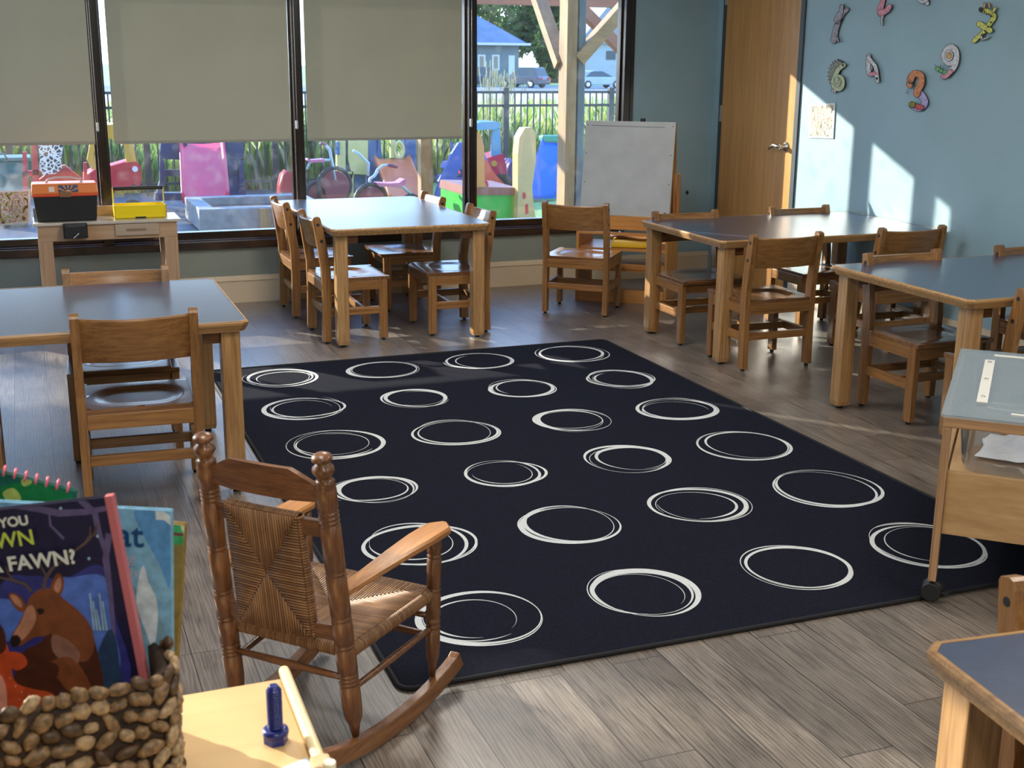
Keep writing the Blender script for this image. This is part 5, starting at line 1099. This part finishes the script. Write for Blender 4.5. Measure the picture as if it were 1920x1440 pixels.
# red frame toy with leopard cloth
Y=11.4; t = grounded('play_gym','red plastic frame toy with sloping panel, left of the black mullion','play gym',80,Y)
g=MB()
for a_ in ([(42,285),(50,285),(53,360),(43,360)],[(59,262),(68,262),(74,345),(62,345)],[(42,322),(75,318),(75,328),(42,332)],[(157,305),(163,305),(165,350),(158,350)]): px_prism(g,a_,Y,.05)
part(g,'uprights',RED,t); g=MB(); px_prism(g,[(72,338),(108,312),(122,310),(160,340),(160,372),(72,372)],Y+.06,.10); part(g,'sloping_panel',RED,t)
g=MB(); rg=random.Random(4); P_=[(70,258),(120,258),(118,280),(114,300),(116,316),(104,326),(92,327),(82,330),(74,318),(76,300)]; px_prism(g,P_,Y-.03,.12,True)
def spots():
    M = bpy.data.materials.new('leopard_print'); M.use_nodes=True; nt=M.node_tree; b_=nt.nodes['Principled BSDF']; vv=nt.nodes.new('ShaderNodeTexVoronoi'); vv.feature='DISTANCE_TO_EDGE'; vv.inputs['Scale'].default_value=32; rp=nt.nodes.new('ShaderNodeValToRGB'); rp.color_ramp.elements[0].color=(.75,.68,.58,1); rp.color_ramp.elements[1].color=(.03,.03,.03,1); rp.color_ramp.elements[0].position=.10; rp.color_ramp.elements[1].position=.16
    tc=nt.nodes.new('ShaderNodeTexCoord'); nt.links.new(tc.outputs['Object'],vv.inputs['Vector']); nt.links.new(vv.outputs['Distance'],rp.inputs[0]); nt.links.new(rp.outputs[0],b_.inputs['Base Color']); b_.inputs['Roughness'].default_value=.9; return M
lo_=g.build('draped_cloth',spots()); tag(lo_,'leopard print cloth hanging over the red frame toy','cloth')
# red toy car
Y=12.2; t = grounded('toy_car','red ride-in toy car with yellow pillars behind the black mullion','toy car',215,Y)
g=MB(); px_prism(g,[(160,330),(185,316),(213,313),(240,305),(256,303),(264,312),(266,335),(262,350),(250,345),(240,355),(222,358),(160,360)],Y,.45,True); part(g,'car_body',RED,t)
g=MB(); px_prism(g,[(229,255),(241,255),(246,262),(257,306),(238,308)],Y+.02,.05); px_prism(g,[(170,262),(182,260),(176,290),(184,316),(172,318),(163,300)],Y+.02,.05); px_prism(g,[(180,236),(232,232),(240,244),(250,258),(180,262)],Y+.02,.40); part(g,'roof_frame',YELL,t,'yellow roof and pillars')
g=MB(); c_=ony(253,317,Y); g.cyl(c_+Vector((0,-.02,0)),c_+Vector((0,.01,0)),.026,16); part(g,'headlight',mat('headlight_grey',(.6,.65,.7),.2),t)
for px_ in (248,180): g=MB(); c_=ony(px_,352,Y); g.cyl(Vector((c_.x,Y-.03,.10)),Vector((c_.x,Y+.05,.10)),.10,18); part(g,'wheel',BLACK,t)
# navy climber with pink slide
Y=13.2; t = grounded('toy_climber','navy plastic climber with a bright pink slide outside the window','climber',378,Y)
for xa,xb in ((298,352),(415,457)):
    g=MB(); w2=(xb-xa); cxp=(xa+xb)/2+3
    px_prism(g,[(xa+4,255),(xb-2,255),(xb,300),(xa+2,298)],Y,.10); px_prism(g,[(xa+2,296),(xa+10,300),(xa+12,330),(xa+9,362),(xa-2,372),(xa-6,372),(xa+2,340)],Y,.10); px_prism(g,[(xb-10,300),(xb,296),(xb,372),(xb-14,372),(xb-8,350)],Y,.10); px_prism(g,[(xa-6,362),(xb,362),(xb+4,376),(xa-8,376)],Y-.02,.14); px_prism(g,[(xa+9,318),(xb-8,318),(xb-8,330),(xa+9,330)],Y+.05,.03)
    part(g,'side_wall',NAVY,t)
g=MB(); a_=ony(350,258,Y+.6); c_=ony(455,300,Y+.6); g.box(a_.x,c_.x,Y+.5,Y+.6,0,a_.z,.01); part(g,'rear_wall',NAVY,t)
slide(t,(379,270),(386,374),Y+.05,Y-.9,.40,PINK,'slide',.07)
# red seat
Y=13.4; t=grounded('ride_on_toy','small red ride-on toy beside the second mullion','ride-on toy',537,Y); g=MB(); px_prism(g,[(532,330),(540,321),(546,325),(548,372),(527,372),(528,350)],Y,.25,True); part(g,'seat_shell',RED,t); g=MB(); px_prism(g,[(526,362),(549,362),(549,374),(526,374)],Y-.03,.06); part(g,'base',mat('grey_plastic',(.3,.3,.32),.4),t)
# tricycles
def wheel(par,px_,Y,r_,m,nm='wheel'):
    c_=ony(px_,350,Y); g=MB(); g.tube([(c_.x+r_*math.cos(R(a)),Y+r_*.3*math.cos(R(a)),r_+r_*math.sin(R(a))) for a in range(0,360,20)],.022,8,closed=True); w_=part(g,nm,BLACK,par)
    g=MB(); g.cyl(Vector((c_.x,Y-.012,r_)),Vector((c_.x,Y+.012,r_)),r_*.86,20); o_=part(g,'hub_disc',m,par); o_.parent=w_; return w_
PW = mat('pale_blue_metal',(.4,.5,.58),.3); MAR = pl('maroon',(150,60,85)); SEATP = pl('pink_seat',(235,130,170))
Y=13.0; t=grounded('tricycle','tricycle with pink seat near the fence, left of the yellow playhouse','tricycle',605,Y,'tricycles')
def tb_(pts,r_,Y): g=MB(); g.tube([ony(x,y,Y) for x,y in pts],r_,8); return g
part(tb_([(611,272),(618,280),(624,310),(629,338)],.016,Y),'fork',PW,t); part(tb_([(576,318),(580,306),(596,300),(618,300)],.014,Y),'frame',PW,t)
part(tb_([(600,268),(612,272)],.016,Y),'grip',MAR,t); g=MB(); px_prism(g,[(577,297),(584,300),(600,299),(608,298),(608,304),(582,305),(576,301)],Y-.06,.14); part(g,'seat',SEATP,t)
wheel(t,627,Y,.19,MAR); wheel(t,593,Y,.12,MAR)
Y=11.6; t=grounded('tricycle','nearer tricycle with maroon grip and pale pink seat in front of the orange slide','tricycle',720,Y,'tricycles')
part(tb_([(690,330),(691,305),(684,300),(675,290),(662,282)],.013,Y),'handlebar',PW,t); part(tb_([(702,330),(708,318),(718,310),(728,309)],.013,Y),'handlebar',PW,t); part(tb_([(727,309),(745,313)],.018,Y),'grip',MAR,t)
part(tb_([(692,352),(694,335),(702,330),(708,320)],.016,Y),'fork',PW,t); part(tb_([(708,345),(730,347),(755,350),(770,364)],.014,Y),'frame',PW,t)
g=MB(); px_prism(g,[(708,343),(730,344),(748,343),(758,336),(763,337),(760,346),(750,351),(712,350)],Y-.07,.16); part(g,'seat',SEATP,t); wheel(t,695,Y,.17,MAR); wheel(t,770,Y,.11,MAR); wheel(t,705,Y-.3,.11,MAR)
# playhouse
Y=13.6; t=grounded('toy_playhouse','cream and blue plastic playhouse panel behind the tricycles','playhouse',680,Y)
g=MB()
for a_ in ([(633,240),(648,240),(648,368),(634,366)],[(653,240),(690,240),(690,328),(660,326),(653,300)],[(652,326),(663,326),(663,368),(652,368)],[(645,322),(663,322),(660,336),(645,336)]): px_prism(g,a_,Y,.12)
part(g,'cream_wall',CRM,t); g=MB(); px_prism(g,[(645,262),(654,262),(655,326),(645,326)],Y+.05,.05); px_prism(g,[(662,324),(680,324),(680,362),(662,362)],Y+.05,.05); px_prism(g,[(632,266),(637,266),(637,290),(632,290)],Y-.02,.1); px_prism(g,[(633,340),(641,340),(641,366),(633,366)],Y-.02,.1); part(g,'blue_trim',pl('mid_blue',(0,110,170)),t)
g=MB()
for a_ in ([(689,240),(706,240),(706,296),(718,300),(718,368),(689,368)],[(712,240),(722,240),(714,262),(716,296),(706,296)],[(757,240),(780,240),(780,368),(770,368),(762,300),(757,280)]): px_prism(g,a_,Y+.02,.12)
part(g,'blue_wall',pl('wall_blue',(20,95,160)),t); g=MB(); cc=ony(748,282,Y); g.tube([(cc.x+.05*math.cos(R(a)),Y,cc.z+.09*math.sin(R(a))) for a in range(0,360,20)],.022,8,closed=True); px_prism(g,[(733,240),(742,240),(742,296),(733,296)],Y,.08); part(g,'cream_ladder',CRM,t)
slide(t,(735,298),(765,372),Y-.05,Y-.75,.36,ORA,'orange_slide',.05)
# blue slide behind post
Y=13.0; t=grounded('toy_slide','navy blue step slide between the timber post and the third mullion','slide',842,Y)
g=MB(); px_prism(g,[(860,268),(870,266),(880,276),(838,372),(816,372),(822,350),(846,290)],Y,.06,False); px_prism(g,[(866,272),(878,270),(905,372),(893,372)],Y+.35,.06); px_prism(g,[(838,332),(880,332),(880,344),(834,344)],Y+.02,.34); px_prism(g,[(848,306),(880,306),(880,318),(843,318)],Y+.02,.34); part(g,'ladder',pl('deep_blue',(35,90,190)),t)
slide(t,(872,275),(905,374),Y+.5,Y+.6,.30,pl('deep_blue',(35,90,190)),'slide',.06)
# climbing cube
Y=10.9; t=grounded('play_cube','green and brown plastic activity cube with cream corner post outside the window','play cube',930,Y)
g=MB(); px_prism(g,[(870,366),(972,366),(974,428),(870,428)],Y,.7); part(g,'green_base',GRN,t); g=MB(); px_prism(g,[(872,350),(972,352),(974,366),(870,366)],Y-.02,.74); part(g,'brown_rim',BRN,t)
g=MB(); px_prism(g,[(974,258),(984,240),(998,239),(1005,250),(1005,300),(998,350),(1000,380),(1006,420),(1008,430),(970,430),(971,360),(971,290)],Y-.10,.14); part(g,'corner_post',pl('sand',(225,190,125)),t)
g=MB(); px_prism(g,[(888,244),(900,250),(908,275),(909,340),(912,350),(888,352)],Y-.05,.12); part(g,'orange_post',pl('amber',(240,160,80)),t)
g=MB(); px_prism(g,[(985,384),(990,382),(991,400),(986,402)],Y-.104,.005); px_prism(g,[(980,362),(984,360),(987,368),(983,374),(980,370)],Y-.104,.005); part(g,'red_spots',RED,t)
g=MB(); c_=ony(917,352,Y); g.ball((c_.x,Y+.1,c_.z+.02),(.03,.03,.045)); part(g,'red_knob',RED,t)
# orange-red slide behind, toy car with pale blue roof
Y=12.9; t=grounded('toy_slide','orange-red plastic slide behind the activity cube','slide',925,Y); g=MB(); px_prism(g,[(900,296),(912,300),(925,322),(952,352),(955,372),(890,372),(890,300)],Y,.35,True); part(g,'slide_body',pl('orange_red',(250,95,65)),t); g=MB(); px_prism(g,[(888,366),(958,366),(958,374),(888,374)],Y-.02,.4); part(g,'base',pl('orange_red',(250,95,65)),t)
Y=13.6; t=grounded('toy_car','pink ride-in toy car with a pale blue roof near the fence','toy car',925,Y)
g=MB(); px_prism(g,[(880,236),(900,229),(930,228),(938,229),(939,238),(928,243),(880,244)],Y,.4); px_prism(g,[(924,240),(938,240),(940,292),(922,294)],Y+.02,.05); part(g,'roof_frame',LBLUE,t); g=MB(); px_prism(g,[(880,300),(912,297),(943,288),(949,310),(950,330),(940,334),(925,326),(880,330)],Y,.42); px_prism(g,[(890,328),(945,330),(945,350),(890,350)],Y+.1,.3); part(g,'car_body',PINK,t); g=MB(); c_=ony(927,307,Y-.01); g.cyl(c_,c_+Vector((0,.02,0)),.035,12); part(g,'yellow_flower',YELL,t)
for px_ in (940,890): g=MB(); c_=ony(px_,345,Y); g.cyl(Vector((c_.x,Y-.04,.11)),Vector((c_.x,Y+.04,.11)),.11,18); part(g,'wheel',BLACK,t)
Y=13.9; t=grounded('ride_on_toy','purple ride-on toy partly hidden behind the cream post','ride-on toy',965,Y); g=MB(); px_prism(g,[(958,312),(964,299),(972,300),(978,312),(980,340),(956,345)],Y,.3,True); part(g,'body',PURP,t); g=MB(); px_prism(g,[(950,338),(985,338),(985,352),(950,352)],Y-.03,.3); c_=ony(968,350,Y); g.cyl(Vector((c_.x,Y-.1,.07)),Vector((c_.x,Y-.04,.07)),.07,14); part(g,'wheels',BLACK,t)
Y=12.6; t=grounded('toy_slide','bright blue slide with a green top left of the big timber post','slide',1020,Y)
slide(t,(1046,268),(1012,368),Y+.5,Y-.1,.34,BLUE,'slide',.05); g=MB(); a_=ony(1046,262,Y+.52); g.box(a_.x-.20,a_.x+.20,Y+.5,Y+.62,a_.z-.03,a_.z+.05,.02); part(g,'green_top',pl('sea_green',(60,175,140)),t)
g=MB()
for dx in (-.17,.17): g.beam((a_.x+dx,Y+.56,a_.z),(a_.x+dx+.1,Y+1.0,0),.05,.05)
for k in range(3): g.box(a_.x-.13+.03*k,a_.x+.20+.03*k-.02,Y+.62+.1*k,Y+.72+.1*k,.55-.18*k,.58-.18*k,.005)
part(g,'ladder',BLUE,t)
# raised planter
t=thing('raised_planter','grey raised planter box with light wooden boards on the dark ground outside','planter',(1.9,11.6,-.02)); g=MB()
z_=.20; X0,X1,Y0_,Y1_=1.40,2.55,11.2,12.3
CB=mat('concrete_block',(.24,.24,.23),.8,noise=.2,nscale=12)
g.box(X0,X1,Y0_,Y0_+.14,0,z_,.01); g.box(X0,X1,Y1_-.14,Y1_,0,z_,.01); g.box(X0,X0+.14,Y0_+.14,Y1_-.14,0,z_,.01); g.box(X1-.14,X1,Y0_+.14,Y1_-.14,0,z_,.01); part(g,'block_walls',CB,t)
g=MB(); g.box(X0+.15,X1-.15,Y0_+.15,Y1_-.15,0,z_-.07); part(g,'soil',mat('soil',(.06,.045,.035),.95,noise=.4,nscale=20),t)
for k in range(3): g=MB(); g.box(1.92+.14*k,2.02+.14*k,Y0_-.025,Y0_-.002,.01,z_-.01,.003); part(g,'wood_board',pine('z'),t)
